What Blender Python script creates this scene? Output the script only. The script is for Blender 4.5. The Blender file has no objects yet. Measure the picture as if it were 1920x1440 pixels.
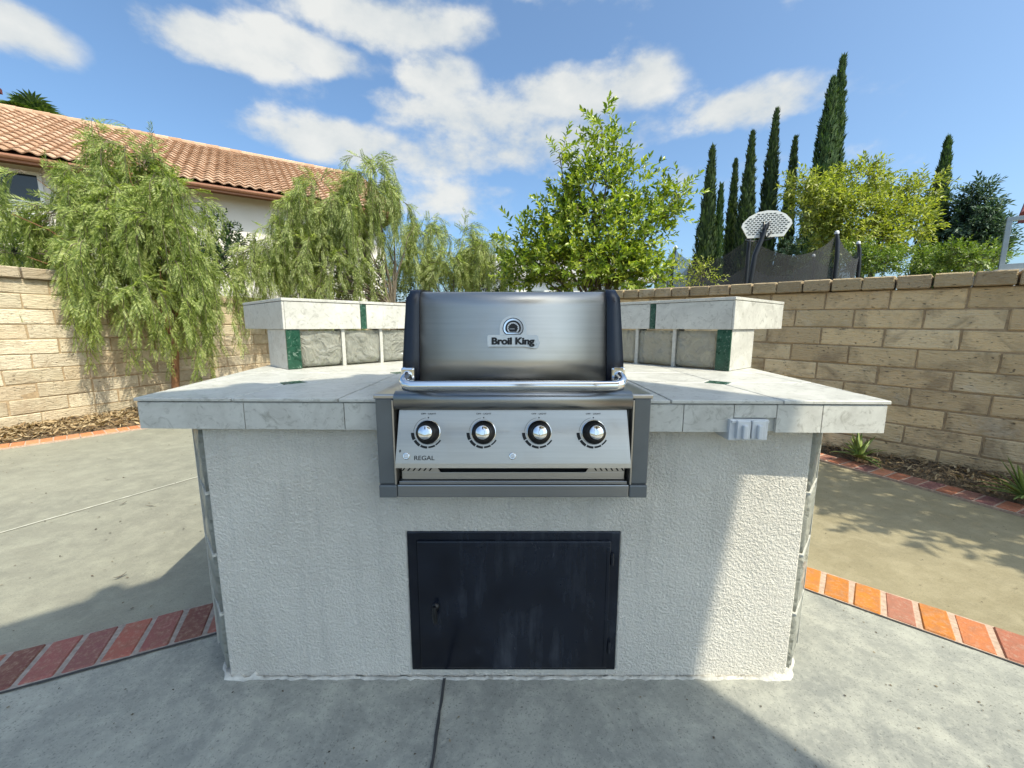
import bpy, bmesh, math, random
import numpy as np
from mathutils import Vector, Matrix
random.seed(7)
rng = np.random.default_rng(11)
sc = bpy.context.scene
col = sc.collection
R = math.radians

# ------------------------------------------------------------------ camera
CAM_H = 1.12
cam = bpy.data.cameras.new('camera')
cam.sensor_width = 36.0
cam.lens = 13.875
cam.clip_start = 0.02
cam.clip_end = 3000
camo = bpy.data.objects.new('camera', cam)
camo.location = (0, 0, CAM_H)
camo.rotation_euler = (R(90 - 8.4), 0, 0)
col.objects.link(camo)
sc.camera = camo

# ------------------------------------------------------------------ sun, sky, exposure
SUN = Vector((0.55, -0.50, 1.0)).normalized()
SUN_EL = math.asin(SUN.z)
SUN_ROT = math.atan2(SUN.x, SUN.y)
sl = bpy.data.lights.new('sun', 'SUN')
sl.energy = 2.6
sl.angle = R(0.45)
sl.color = (1.0, 0.94, 0.76)
so = bpy.data.objects.new('sun', sl)
so.rotation_euler = SUN.to_track_quat('Z', 'Y').to_euler()
so.location = (8, -8, 15)
col.objects.link(so)

sc.view_settings.view_transform = 'Standard'
sc.view_settings.look = 'None'
sc.view_settings.gamma = 1.0
sc.view_settings.use_curve_mapping = False
sc.view_settings.exposure = 1.1
sc.cycles.max_bounces = 7
sc.cycles.diffuse_bounces = 3
sc.cycles.glossy_bounces = 3
sc.cycles.transmission_bounces = 6
sc.cycles.transparent_max_bounces = 8
sc.cycles.caustics_reflective = False
sc.cycles.caustics_refractive = False

world = bpy.data.worlds.new('World')
sc.world = world
world.use_nodes = True
wt = world.node_tree
wt.nodes.clear()

def wn(t, **k):
    n = wt.nodes.new(t)
    for a, b in k.items():
        setattr(n, a, b)
    return n

def wmath(op, a, b=None, c=None):
    n = wn('ShaderNodeMath', operation=op)
    for i, x in enumerate((a, b, c)):
        if x is None:
            continue
        if isinstance(x, (int, float)):
            n.inputs[i].default_value = x
        else:
            wt.links.new(x, n.inputs[i])
    return n.outputs[0]

sky = wn('ShaderNodeTexSky', sky_type='NISHITA')
sky.sun_disc = False
sky.sun_elevation = SUN_EL
sky.sun_rotation = SUN_ROT
sky.altitude = 200
sky.air_density = 0.85
sky.dust_density = 3.8
sky.ozone_density = 4.0
tc = wn('ShaderNodeTexCoord')
sep = wn('ShaderNodeSeparateXYZ')
wt.links.new(tc.outputs['Generated'], sep.inputs[0])
az = wmath('ARCTAN2', sep.outputs[0], sep.outputs[1])
el = wmath('ARCSINE', sep.outputs[2])
ae = wn('ShaderNodeCombineXYZ')
wt.links.new(az, ae.inputs[0])
wt.links.new(el, ae.inputs[1])
nz = wn('ShaderNodeTexNoise')
nz.inputs['Scale'].default_value = 6.0
nz.inputs['Detail'].default_value = 7
nz.inputs['Roughness'].default_value = 0.58
str_ = wn('ShaderNodeVectorMath', operation='MULTIPLY')
str_.inputs[1].default_value = (1, 1, 1.7)
wt.links.new(tc.outputs['Generated'], str_.inputs[0])
wt.links.new(str_.outputs[0], nz.inputs['Vector'])
warp = wn('ShaderNodeVectorMath', operation='MULTIPLY_ADD')
wt.links.new(nz.outputs['Color'], warp.inputs[0])
warp.inputs[1].default_value = (0.07, 0.05, 0)
warp.inputs[2].default_value = (-0.035, -0.025, 0)
aw = wn('ShaderNodeVectorMath', operation='ADD')
wt.links.new(ae.outputs[0], aw.inputs[0])
wt.links.new(warp.outputs[0], aw.inputs[1])
# cloud banks: azimuth, elevation, half width, half height, weight
CLOUDS = [(-0.838, 0.415, 0.062, 0.033, 1.00), (-0.580, 0.482, 0.128, 0.033, 1.00), (-0.432, 0.512, 0.130, 0.031, 0.95), (-0.236, 0.584, 0.219, 0.038, 1.00), (-0.158, 0.509, 0.089, 0.049, 0.95), (0.135, 0.476, 0.192, 0.049, 1.00), (0.286, 0.492, 0.085, 0.048, 1.00), (-0.074, 0.442, 0.231, 0.047, 0.95), (0.050, 0.399, 0.257, 0.054, 0.95), (-0.381, 0.376, 0.204, 0.038, 0.95), (-0.162, 0.375, 0.182, 0.045, 0.90), (-0.140, 0.292, 0.186, 0.060, 0.65), (0.508, 0.414, 0.123, 0.039, 1.00), (0.459, 0.311, 0.142, 0.054, 0.60)]
crng = random.Random(5)
k = 0
while k < 8:                                   # the same sort of cloud all round the sky
    a = crng.uniform(-math.pi, math.pi)
    e = crng.uniform(0.1, 1.25)
    if abs(a) < 1.0 and e < 0.72:
        continue
    for q in range(1):
        CLOUDS.append((a + crng.uniform(-.12, .12), e + crng.uniform(-.05, .05),
                       crng.uniform(.12, .28) / max(.35, math.cos(e)), crng.uniform(.05, .1), crng.uniform(.7, 1)))
    k += 1
mask = None
for (a, e, wa, we, wgt) in CLOUDS:
    m = wn('ShaderNodeVectorMath', operation='MULTIPLY_ADD')
    wt.links.new(aw.outputs[0], m.inputs[0])
    m.inputs[1].default_value = (1 / wa, 1 / we, 0)
    m.inputs[2].default_value = (-a / wa, -e / we, 0)
    d = wn('ShaderNodeVectorMath', operation='DOT_PRODUCT')
    wt.links.new(m.outputs[0], d.inputs[0])
    wt.links.new(m.outputs[0], d.inputs[1])
    v = wmath('MULTIPLY_ADD', d.outputs['Value'], -0.5, wgt)
    mask = wmath('MAXIMUM', v, 0.0) if mask is None else wmath('SMOOTH_MAX', mask, v, 0.25)
nd = wmath('MULTIPLY_ADD', nz.outputs['Fac'], 2.6, -1.3)
den = wmath('ADD', mask, nd)
mr = wn('ShaderNodeMapRange', interpolation_type='SMOOTHSTEP')
wt.links.new(den, mr.inputs[0])
mr.inputs[1].default_value = 0.16
mr.inputs[2].default_value = 0.92
mr.inputs[3].default_value = 0.0
mr.inputs[4].default_value = 0.95
up = wmath('GREATER_THAN', sep.outputs[2], 0.0)
cm = wmath('MULTIPLY', mr.outputs[0], up)
shade = wn('ShaderNodeMapRange')
wt.links.new(nz.outputs['Fac'], shade.inputs[0])
shade.inputs[1].default_value = 0.35
shade.inputs[2].default_value = 0.65
cc = wn('ShaderNodeMix', data_type='RGBA')
wt.links.new(shade.outputs[0], cc.inputs[0])
cc.inputs[6].default_value = (2.75, 2.6, 2.75, 1)
cc.inputs[7].default_value = (3.75, 3.3, 3.25, 1)
mix = wn('ShaderNodeMix', data_type='RGBA')
wt.links.new(cm, mix.inputs[0])
wt.links.new(sky.outputs[0], mix.inputs[6])
wt.links.new(cc.outputs[2], mix.inputs[7])
bg = wn('ShaderNodeBackground')
bg.inputs[1].default_value = 0.125
tint = wn('ShaderNodeMix', data_type='RGBA', blend_type='MULTIPLY')
tint.inputs[0].default_value = 1.0
wt.links.new(mix.outputs[2], tint.inputs[6])
tint.inputs[7].default_value = (0.87, 1.0, 0.98, 1)          # white balance of the whole sky
wt.links.new(tint.outputs[2], bg.inputs[0])
wo = wn('ShaderNodeOutputWorld')
wt.links.new(bg.outputs[0], wo.inputs[0])
world.cycles.sampling_method = 'MANUAL'
world.cycles.sample_map_resolution = 512

# ------------------------------------------------------------------ helpers: materials
class NT:
    def __init__(self, name):
        self.m = bpy.data.materials.new(name)
        self.m.use_nodes = True
        self.t = self.m.node_tree
        self.t.nodes.clear()
        self.out = self.n('ShaderNodeOutputMaterial')
        self.p = self.n('ShaderNodeBsdfPrincipled')
        self.l(self.p.outputs[0], self.out.inputs[0])
    def n(self, t, **k):
        x = self.t.nodes.new(t)
        for a, b in k.items():
            setattr(x, a, b)
        return x
    def l(self, a, b):
        self.t.links.new(a, b)
    def sv(self, sock, v):
        if hasattr(v, 'is_linked') or hasattr(v, 'links'):
            self.l(v, sock)
        else:
            sock.default_value = v
    def coord(self, scale=(1, 1, 1), rand=True, kind='Object'):
        c = self.n('ShaderNodeTexCoord').outputs[kind]
        if rand:
            oi = self.n('ShaderNodeObjectInfo')
            a = self.n('ShaderNodeVectorMath', operation='MULTIPLY_ADD')
            a.inputs[0].default_value = (1, 1, 1)
            mm = self.n('ShaderNodeMath', operation='MULTIPLY')
            self.l(oi.outputs['Random'], mm.inputs[0])
            mm.inputs[1].default_value = 43.0
            cx = self.n('ShaderNodeCombineXYZ')
            for i in range(3):
                self.l(mm.outputs[0], cx.inputs[i])
            a = self.n('ShaderNodeVectorMath', operation='ADD')
            self.l(c, a.inputs[0]); self.l(cx.outputs[0], a.inputs[1])
            c = a.outputs[0]
        mp = self.n('ShaderNodeMapping')
        mp.inputs['Scale'].default_value = scale
        self.l(c, mp.inputs['Vector'])
        return mp.outputs[0]
    def noise(self, vec, scale, detail=4, rough=.55, dist=0.0):
        x = self.n('ShaderNodeTexNoise')
        x.inputs['Scale'].default_value = scale
        x.inputs['Detail'].default_value = detail
        x.inputs['Roughness'].default_value = rough
        x.inputs['Distortion'].default_value = dist
        self.l(vec, x.inputs['Vector'])
        return x.outputs['Fac']
    def vor(self, vec, scale, feat='F1', out='Distance'):
        x = self.n('ShaderNodeTexVoronoi', feature=feat)
        x.inputs['Scale'].default_value = scale
        self.l(vec, x.inputs['Vector'])
        return x.outputs[out]
    def rng(self, v, a, b, c=0.0, d=1.0):
        x = self.n('ShaderNodeMapRange')
        x.clamp = True
        self.l(v, x.inputs[0])
        for i, q in enumerate((a, b, c, d)):
            x.inputs[i + 1].default_value = q
        return x.outputs[0]
    def mix(self, f, a, b, mode='MIX'):
        x = self.n('ShaderNodeMix', data_type='RGBA', blend_type=mode)
        self.sv(x.inputs[0], f)
        for i, q in ((6, a), (7, b)):
            if isinstance(q, (tuple, list)):
                x.inputs[i].default_value = (*q[:3], 1)
            else:
                self.l(q, x.inputs[i])
        return x.outputs[2]
    def math(self, op, a, b=None):
        x = self.n('ShaderNodeMath', operation=op)
        self.sv(x.inputs[0], a)
        if b is not None:
            self.sv(x.inputs[1], b)
        return x.outputs[0]
    def bump(self, h, strength=.5, dist=.01, prev=None):
        x = self.n('ShaderNodeBump')
        x.inputs['Strength'].default_value = strength
        x.inputs['Distance'].default_value = dist
        self.l(h, x.inputs['Height'])
        if prev is not None:
            self.l(prev, x.inputs['Normal'])
        self.l(x.outputs[0], self.p.inputs['Normal'])
        return x.outputs[0]
    def base(self, c):
        if isinstance(c, (tuple, list)):
            self.p.inputs['Base Color'].default_value = (*c[:3], 1)
        else:
            self.l(c, self.p.inputs['Base Color'])
    def set(self, **k):
        for a, b in k.items():
            self.sv(self.p.inputs[a.replace('_', ' ')], b)
        return self

def simple(name, c, rough=.5, metal=0.0, var=.12, scale=30, bump=0.0):
    m = NT(name)
    v = m.coord()
    f = m.noise(v, scale)
    dark = tuple(x * (1 - var) for x in c)
    lite = tuple(min(1, x * (1 + var)) for x in c)
    m.base(m.mix(m.rng(f, .3, .7), dark, lite))
    m.set(Roughness=m.rng(f, .2, .8, max(.02, rough - .06), min(1, rough + .06)), Metallic=metal)
    if bump:
        m.bump(f, bump, .004)
    return m.m

def leafmat(name, c1, c2, c3, rough=.45, trans=.35):
    m = NT(name)
    g = m.n('ShaderNodeNewGeometry')
    ramp = m.n('ShaderNodeValToRGB')
    m.l(g.outputs['Random Per Island'], ramp.inputs[0])
    e = ramp.color_ramp.elements
    e[0].position = 0; e[0].color = (*c1, 1)
    e[1].position = 1; e[1].color = (*c3, 1)
    x = ramp.color_ramp.elements.new(.5); x.color = (*c2, 1)
    m.base(ramp.outputs[0])
    m.set(Roughness=rough)
    tr = m.n('ShaderNodeBsdfTranslucent')
    tcol = m.mix(1.0, ramp.outputs[0], (1.5, 1.6, .6), 'MULTIPLY')
    m.l(tcol, tr.inputs[0])
    ms = m.n('ShaderNodeMixShader')
    ms.inputs[0].default_value = trans
    m.l(m.p.outputs[0], ms.inputs[1]); m.l(tr.outputs[0], ms.inputs[2])
    m.l(ms.outputs[0], m.out.inputs[0])
    return m.m

def objcol(m):
    return m.n('ShaderNodeObjectInfo').outputs['Color']

MAT = {}
# stucco: knock-down plaster with worm-like relief
m = NT('stucco'); v = m.coord(rand=False)
h1 = m.noise(v, 140, 3, .65, .2); h2 = m.noise(v, 45, 3, .6); h3 = m.noise(v, 2.2, 4)
hh = m.math('ADD', m.rng(h1, .38, .66), m.math('MULTIPLY', h2, .5))
sv_ = m.noise(m.coord((7, 7, .55), rand=False), 3.0, 4, .6); sp_ = m.noise(v, 14, 5, .7)
cst = m.mix(m.rng(h3, .3, .7), (.68, .635, .555), (.76, .715, .63))
cst = m.mix(m.rng(sv_, .54, .76, 0, .38), cst, (.50, .475, .42))
m.base(m.mix(m.rng(sp_, .62, .76, 0, .3), cst, (.56, .53, .47)))
m.set(Roughness=.92); m.bump(m.math('MULTIPLY', hh, m.rng(m.noise(v, 4.5, 4, .6), .3, .7, .45, 1.15)), .8, .0062); MAT['stucco'] = m.m
m = NT('plaster_skirt'); v = m.coord(rand=False)
m.base(m.mix(m.rng(m.noise(v, 25), .35, .65), (.40, .39, .355), (.66, .635, .57)))
m.set(Roughness=.9); m.bump(m.noise(v, 70, 4), .8, .01); MAT['skirt'] = m.m
# concrete
def concrete(name, lo, hi, pale, dark):
    m = NT(name); v = m.coord(rand=False)
    a = m.noise(v, 1.3, 4, .65, .8); b = m.noise(v, 8, 6, .72, .3); c = m.noise(v, 170, 2, .7); d4 = m.noise(v, 3.6, 6, .75, .6); e5 = m.noise(v, 42, 4, .75)
    cl = m.mix(m.rng(a, .35, .65), lo, hi)
    cl = m.mix(m.rng(b, .44, .66, 0, .75), cl, pale)
    cl = m.mix(m.rng(d4, .50, .72, 0, .42), cl, dark)
    cl = m.mix(m.rng(e5, .50, .72, 0, .5), cl, pale)
    cl = m.mix(m.rng(c, .58, .70, 0, .6), cl, tuple(x * .5 for x in dark))
    m.base(cl)
    m.set(Roughness=m.rng(b, .3, .7, .62, .85))
    m.bump(m.math('ADD', m.math('ADD', m.math('MULTIPLY', b, 1.2), m.math('MULTIPLY', e5, .5)), m.math('MULTIPLY', c, .35)), .45, .004)
    return m.m
MAT['concrete_pad'] = concrete('grey_concrete', (.22, .225, .205), (.30, .30, .26), (.42, .415, .355), (.15, .155, .145))
MAT['concrete_left'] = concrete('pale_concrete', (.215, .209, .168), (.26, .25, .197), (.32, .312, .243), (.165, .162, .132))
MAT['concrete_right'] = concrete('tan_concrete', (.235, .20, .118), (.285, .245, .15), (.34, .295, .19), (.185, .16, .10))
MAT['joint_dark'] = simple('joint_dark', (.045, .045, .045), .9, bump=.4)
MAT['joint_light'] = simple('joint_light', (.48, .465, .39), .9, bump=.4)
# paving bricks
m = NT('paver_brick'); v = m.coord(); f = m.noise(v, 22, 6, .72); f2 = m.noise(v, 160, 3)
oc = objcol(m)
cb = m.mix(m.rng(f, .42, .64, 0, .9), oc, m.mix(.5, oc, (.22, .12, .08)))
m.base(m.mix(m.rng(m.noise(v, 60, 4, .7), .50, .70, 0, .4), cb, (.46, .34, .25)))
m.set(Roughness=.85); m.bump(m.math('ADD', f, m.math('MULTIPLY', f2, .4)), .8, .005); MAT['paver'] = m.m
MAT['mortar_pink'] = simple('mortar_pink', (.46, .33, .25), .95, 0, .25, 60, .6)
MAT['mortar_grey'] = simple('mortar_grey', (.30, .26, .23), .95, 0, .25, 60, .6)
# wall blocks
def blockmat(name, stain):
    m = NT(name); v = m.coord()
    oc = objcol(m)
    f = m.noise(v, 5, 6, .62, .6); g = m.noise(m.coord((3, 3, 14)), 6, 4); h = m.noise(v, 45, 5, .75)
    pits = m.noise(m.coord((26, 26, 70)), 1.2, 2, .5)
    c0 = m.mix(m.rng(f, .47, .66, 0, .65), oc, stain)
    c0 = m.mix(m.rng(pits, .68, .74, 0, .8), c0, (.10, .075, .05))
    c0 = m.mix(m.rng(m.noise(v, 3.2, 5, .65, .4), .58, .74, 0, .5), c0, (.74, .66, .53))
    m.base(m.mix(m.rng(h, .35, .7, 0, .3), c0, (.55, .46, .34)))
    m.set(Roughness=.93)
    hh = m.math('ADD', m.math('ADD', m.math('MULTIPLY', f, 1.2), m.math('MULTIPLY', g, 1.0)), m.math('SUBTRACT', m.math('MULTIPLY', h, .35), m.rng(pits, .66, .74)))
    m.bump(hh, .9, .014)
    return m.m
MAT['block_r'] = blockmat('slump_block', (.24, .165, .095))
MAT['block_l'] = blockmat('split_block', (.30, .215, .13))
MAT['wall_mortar'] = simple('wall_mortar', (.36, .26, .155), .95, 0, .25, 40, .6)
# marble-look tiles
def tilemat(name, a0, a1, dark, rough=.35, k=1.0, lo=.53):
    m = NT(name); v = m.coord()
    w = m.noise(v, 8 * k, 6, .7, 1.6); ww = m.noise(v, 20 * k, 5, .7, 2.4)
    c0 = m.mix(m.rng(w, .35, .65), a0, a1)
    c0 = m.mix(m.rng(ww, lo, lo + .15, 0, .68), c0, dark)
    m.base(c0); m.set(Roughness=m.rng(w, .3, .7, rough, rough + .15))
    m.bump(ww, .18, .002)
    return m.m
MAT['tile'] = tilemat('grey_marble_tile', (.48, .465, .42), (.60, .585, .53), (.27, .255, .215))
MAT['grout'] = simple('grout', (.50, .49, .44), .9, 0, .12, 80)
MAT['green'] = tilemat('green_marble', (.008, .04, .022), (.02, .085, .05), (.36, .46, .38), .22, 1.5, .56)
# glass block
m = NT('glass_block'); v = m.coord()
m.base((.86, .885, .84)); m.set(Roughness=.06, Transmission_Weight=1.0, IOR=1.42)
m.bump(m.noise(v, 11, 2, .5, 2.6), .8, .025)
tr = m.n('ShaderNodeBsdfTranslucent'); tr.inputs[0].default_value = (.88, .90, .82, 1)
ms = m.n('ShaderNodeMixShader'); ms.inputs[0].default_value = .46
bn = m.n('ShaderNodeBump'); bn.inputs['Strength'].default_value = .9; bn.inputs['Distance'].default_value = .032; m.l(m.noise(v, 9, 2, .5, 3.0), bn.inputs['Height'])
m.l(bn.outputs[0], tr.inputs['Normal'])
df = m.n('ShaderNodeBsdfDiffuse'); df.inputs[0].default_value = (.80, .80, .71, 1); m.l(bn.outputs[0], df.inputs['Normal'])
m2 = m.n('ShaderNodeMixShader'); m2.inputs[0].default_value = .55
m.l(tr.outputs[0], m2.inputs[1]); m.l(df.outputs[0], m2.inputs[2])
m.l(m.p.outputs[0], ms.inputs[1]); m.l(m2.outputs[0], ms.inputs[2]); m.l(ms.outputs[0], m.out.inputs[0]); MAT['glassblock'] = m.m
# metals and grill finishes
def steel(name, c, r0, r1, aniso=(3, 3, 420)):
    m = NT(name); v = m.coord(aniso, rand=False); u = m.coord((1.5, 1.5, 1.5), rand=False)
    f = m.noise(v, 1.0, 3, .7); g = m.noise(u, 2.2, 3); f9 = m.noise(m.coord((2.0, 2.0, 95), rand=False), 1.0, 4, .75); sm9 = m.noise(m.coord((9, 9, 6), rand=False), 1.0, 5, .65, .8)
    m.base(m.mix(m.rng(f9, .35, .65), tuple(x * .94 for x in c), tuple(min(1, x * 1.03) for x in c)))
    m.set(Metallic=1.0, Roughness=m.math('ADD', m.rng(g, .3, .7, r0, r1), m.rng(sm9, .55, .75, 0, .12))); m.p.inputs['Anisotropic'].default_value = .55
    m.bump(f, .10, .0006)
    return m.m
MAT['steel'] = steel('brushed_steel', (.52, .485, .44), .36, .46)
MAT['steel_dark'] = steel('grey_steel', (.36, .36, .36), .28, .40)
MAT['post_grey'] = simple('post_grey', (.14, .15, .155), .38, .35, .08, 9)
MAT['cap_navy'] = simple('cap_navy', (.008, .011, .022), .34, 0, .15, 120, .1)
MAT['black'] = simple('black_plastic', (.008, .008, .009), .35, 0, .2, 40)
MAT['void'] = simple('black_cavity', (.004, .004, .004), .9)  # black for the fire box and the painted dark of the vents
MAT['chrome'] = simple('chrome', (.80, .80, .80), .08, 1.0, .03, 8)
MAT['badge'] = simple('badge_silver', (.62, .62, .60), .3, .25, .05, 30)
MAT['print'] = simple('black_print', (.006, .006, .006), .6)
# access door: black paint with dusty smears
m = NT('door_paint'); v = m.coord(rand=False); s = m.coord((9, 9, 1.2), rand=False)
f = m.noise(v, 4.2, 5, .6, .6); g = m.noise(s, 3.2, 4)
k2 = m.math('MULTIPLY', m.rng(g, .50, .78), m.rng(f, .40, .65))
cd = m.mix(m.rng(f, .35, .7), (.004, .005, .010), (.013, .017, .028))
m.base(m.mix(m.math('MULTIPLY', k2, .38), cd, (.12, .13, .15)))
m.set(Roughness=m.rng(f, .3, .7, .12, .30)); m.bump(m.noise(v, 90, 3), .06, .002); MAT['door'] = m.m
MAT['plastic_white'] = simple('grey_plastic', (.62, .63, .64), .4, 0, .05, 20)
# soil, bark, wood
m = NT('soil'); v = m.coord(rand=False)
f = m.noise(v, 9, 7, .7); g = m.vor(v, 55)
m.base(m.mix(m.rng(f, .35, .65), (.075, .048, .028), (.27, .19, .11)))
m.set(Roughness=1.0); m.bump(m.math('ADD', f, g), .9, .03); MAT['soil'] = m.m
MAT['litter'] = leafmat('dry_litter', (.20, .12, .055), (.36, .25, .13), (.48, .37, .22), .8, .1)
MAT['litter_dark'] = leafmat('dark_crumbs', (.05, .04, .03), (.13, .10, .07), (.26, .21, .14), .9, .05)
m = NT('bark_red'); v = m.coord((1, 1, .35), rand=False); f = m.noise(v, 22, 6, .7)
m.base(m.mix(m.rng(f, .3, .7), (.10, .045, .02), (.30, .15, .07))); m.set(Roughness=.95); m.bump(f, .9, .03); MAT['bark_red'] = m.m
m = NT('bark_grey'); v = m.coord((1, 1, .3), rand=False); f = m.noise(v, 25, 6, .7)
m.base(m.mix(m.rng(f, .3, .7), (.07, .055, .04), (.22, .18, .13))); m.set(Roughness=.95); m.bump(f, .9, .03); MAT['bark_grey'] = m.m
MAT['pepper'] = leafmat('pepper_leaf', (.10, .15, .03), (.27, .34, .085), (.50, .54, .21), .5, .42)
MAT['pepper2'] = leafmat('pepper_leaf_pale', (.12, .17, .04), (.30, .36, .11), (.50, .53, .24), .5, .42)
MAT['citrus'] = leafmat('citrus_leaf', (.06, .11, .015), (.21, .29, .035), (.44, .48, .09), .33, .35)
MAT['darkleaf'] = leafmat('dark_leaf', (.012, .028, .010), (.025, .055, .016), (.05, .09, .025), .45, .25)
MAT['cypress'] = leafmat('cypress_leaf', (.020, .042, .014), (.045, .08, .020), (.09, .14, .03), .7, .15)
MAT['cypress_pale'] = leafmat('cypress_leaf_light', (.025, .06, .018), (.055, .11, .026), (.10, .16, .04), .7, .2)  # brighter, greener second tone for part of the cypress row
MAT['olive'] = leafmat('yellow_green_leaf', (.10, .14, .02), (.25, .29, .05), (.42, .43, .11), .5, .38)
MAT['pine'] = leafmat('blue_green_needle', (.025, .06, .035), (.065, .125, .075), (.14, .20, .12), .6, .15)
MAT['agave'] = leafmat('aloe_leaf', (.13, .19, .045), (.22, .29, .07), (.34, .39, .12), .4, .15)
MAT['palm'] = leafmat('palm_leaf', (.03, .06, .015), (.07, .12, .025), (.13, .18, .045), .45, .2)
MAT['hedge'] = leafmat('hedge_leaf', (.06, .11, .015), (.13, .20, .03), (.22, .28, .05), .45, .3)
# houses
m = NT('house_stucco'); v = m.coord(rand=False); f = m.noise(v, 1.2, 5); g = m.noise(v, 40, 3)
m.base(m.mix(m.rng(f, .3, .7), (.66, .61, .54), (.73, .68, .61))); m.set(Roughness=.95); m.bump(g, .4, .01); MAT['house'] = m.m
m = NT('roof_tile'); v = m.coord(); f = m.noise(v, 9, 5, .65)
oi = m.n('ShaderNodeObjectInfo')
g = m.n('ShaderNodeNewGeometry')
rr = m.math('FRACT', m.math('ADD', oi.outputs['Random'], g.outputs['Random Per Island']))
m.base(m.mix(m.rng(f, .45, .75, 0, .4), m.mix(rr, (.40, .235, .14), (.55, .37, .25)), (.26, .155, .10)))
m.set(Roughness=.85); m.bump(f, .4, .01); MAT['rooftile'] = m.m
MAT['rooffelt'] = simple('roof_underlay', (.16, .075, .04), .95)
MAT['fascia'] = simple('fascia_brown', (.36, .17, .10), .6, 0, .1, 12)
MAT['chimney'] = simple('chimney_red', (.22, .055, .05), .8, 0, .2, 12)
MAT['white'] = simple('white_paint', (.74, .74, .72), .5, 0, .06, 10)
MAT['greyroof'] = simple('grey_roof', (.30, .29, .28), .9, 0, .25, 14, .5)
MAT['frame_grey'] = simple('frame_grey', (.30, .34, .36), .35, .5, .08, 10)
m = NT('window_glass'); m.base((.02, .03, .035)); m.set(Roughness=.05); MAT['winglass'] = m.m
m = NT('clear_glass'); m.base((.9, .95, .97)); m.set(Roughness=.01, Transmission_Weight=1.0, IOR=1.05); MAT['clear'] = m.m
# trampoline net: open black weave
m = NT('net_weave'); m.base((.05, .05, .052)); m.set(Roughness=.8)
tr = m.n('ShaderNodeBsdfTransparent'); ms = m.n('ShaderNodeMixShader'); ms.inputs[0].default_value = .62
m.l(tr.outputs[0], ms.inputs[1]); m.l(m.p.outputs[0], ms.inputs[2]); m.l(ms.outputs[0], m.out.inputs[0]); MAT['net'] = m.m
MAT['ground'] = simple('dry_ground', (.17, .15, .085), 1.0, 0, .35, 2, .5)
m = NT('hill_scrub'); v = m.coord(rand=False); f = m.noise(v, .05, 6, .7)
m.base(m.mix(m.rng(f, .35, .65), (.045, .06, .025), (.16, .14, .075))); m.set(Roughness=1); MAT['hill'] = m.m

# ------------------------------------------------------------------ helpers: objects
def tag(o, label=None, cat=None, group=None, kind=None):
    for a, b in (('label', label), ('category', cat), ('group', group), ('kind', kind)):
        if b:
            o[a] = b
    return o

def link(o, parent=None):
    col.objects.link(o)
    if parent is not None:
        o.parent = parent
    return o

def empty(name, loc=(0, 0, 0), rz=0.0):
    o = bpy.data.objects.new(name, None)
    o.empty_display_size = .1
    o.location = loc
    o.rotation_euler = (0, 0, rz)
    return link(o)

def mesh_np(name, verts, faces_list, mat, smooth=False):
    """faces_list: list of (n,k) int arrays"""
    me = bpy.data.meshes.new(name)
    verts = np.asarray(verts, dtype=np.float32)
    me.vertices.add(len(verts))
    me.vertices.foreach_set('co', verts.ravel())
    tot = []; idx = []; mi = []
    for j, f in enumerate(faces_list):
        f = np.asarray(f, dtype=np.int32)
        if len(f) == 0:
            continue
        tot.append(np.full(len(f), f.shape[1], dtype=np.int32)); idx.append(f.ravel())
        mi.append(np.full(len(f), min(j, len(mat) - 1) if isinstance(mat, (list, tuple)) else 0, dtype=np.int32))
    tot = np.concatenate(tot); idx = np.concatenate(idx); mi = np.concatenate(mi)
    me.loops.add(len(idx)); me.loops.foreach_set('vertex_index', idx)
    me.polygons.add(len(tot))
    st = np.concatenate(([0], np.cumsum(tot)[:-1])).astype(np.int32)
    me.polygons.foreach_set('loop_start', st)
    me.polygons.foreach_set('loop_total', tot)
    me.polygons.foreach_set('material_index', mi)
    if smooth:
        me.polygons.foreach_set('use_smooth', np.ones(len(tot), dtype=bool))
    me.update(calc_edges=True)
    for x in (mat if isinstance(mat, (list, tuple)) else [mat]):
        me.materials.append(x)
    return me

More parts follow.
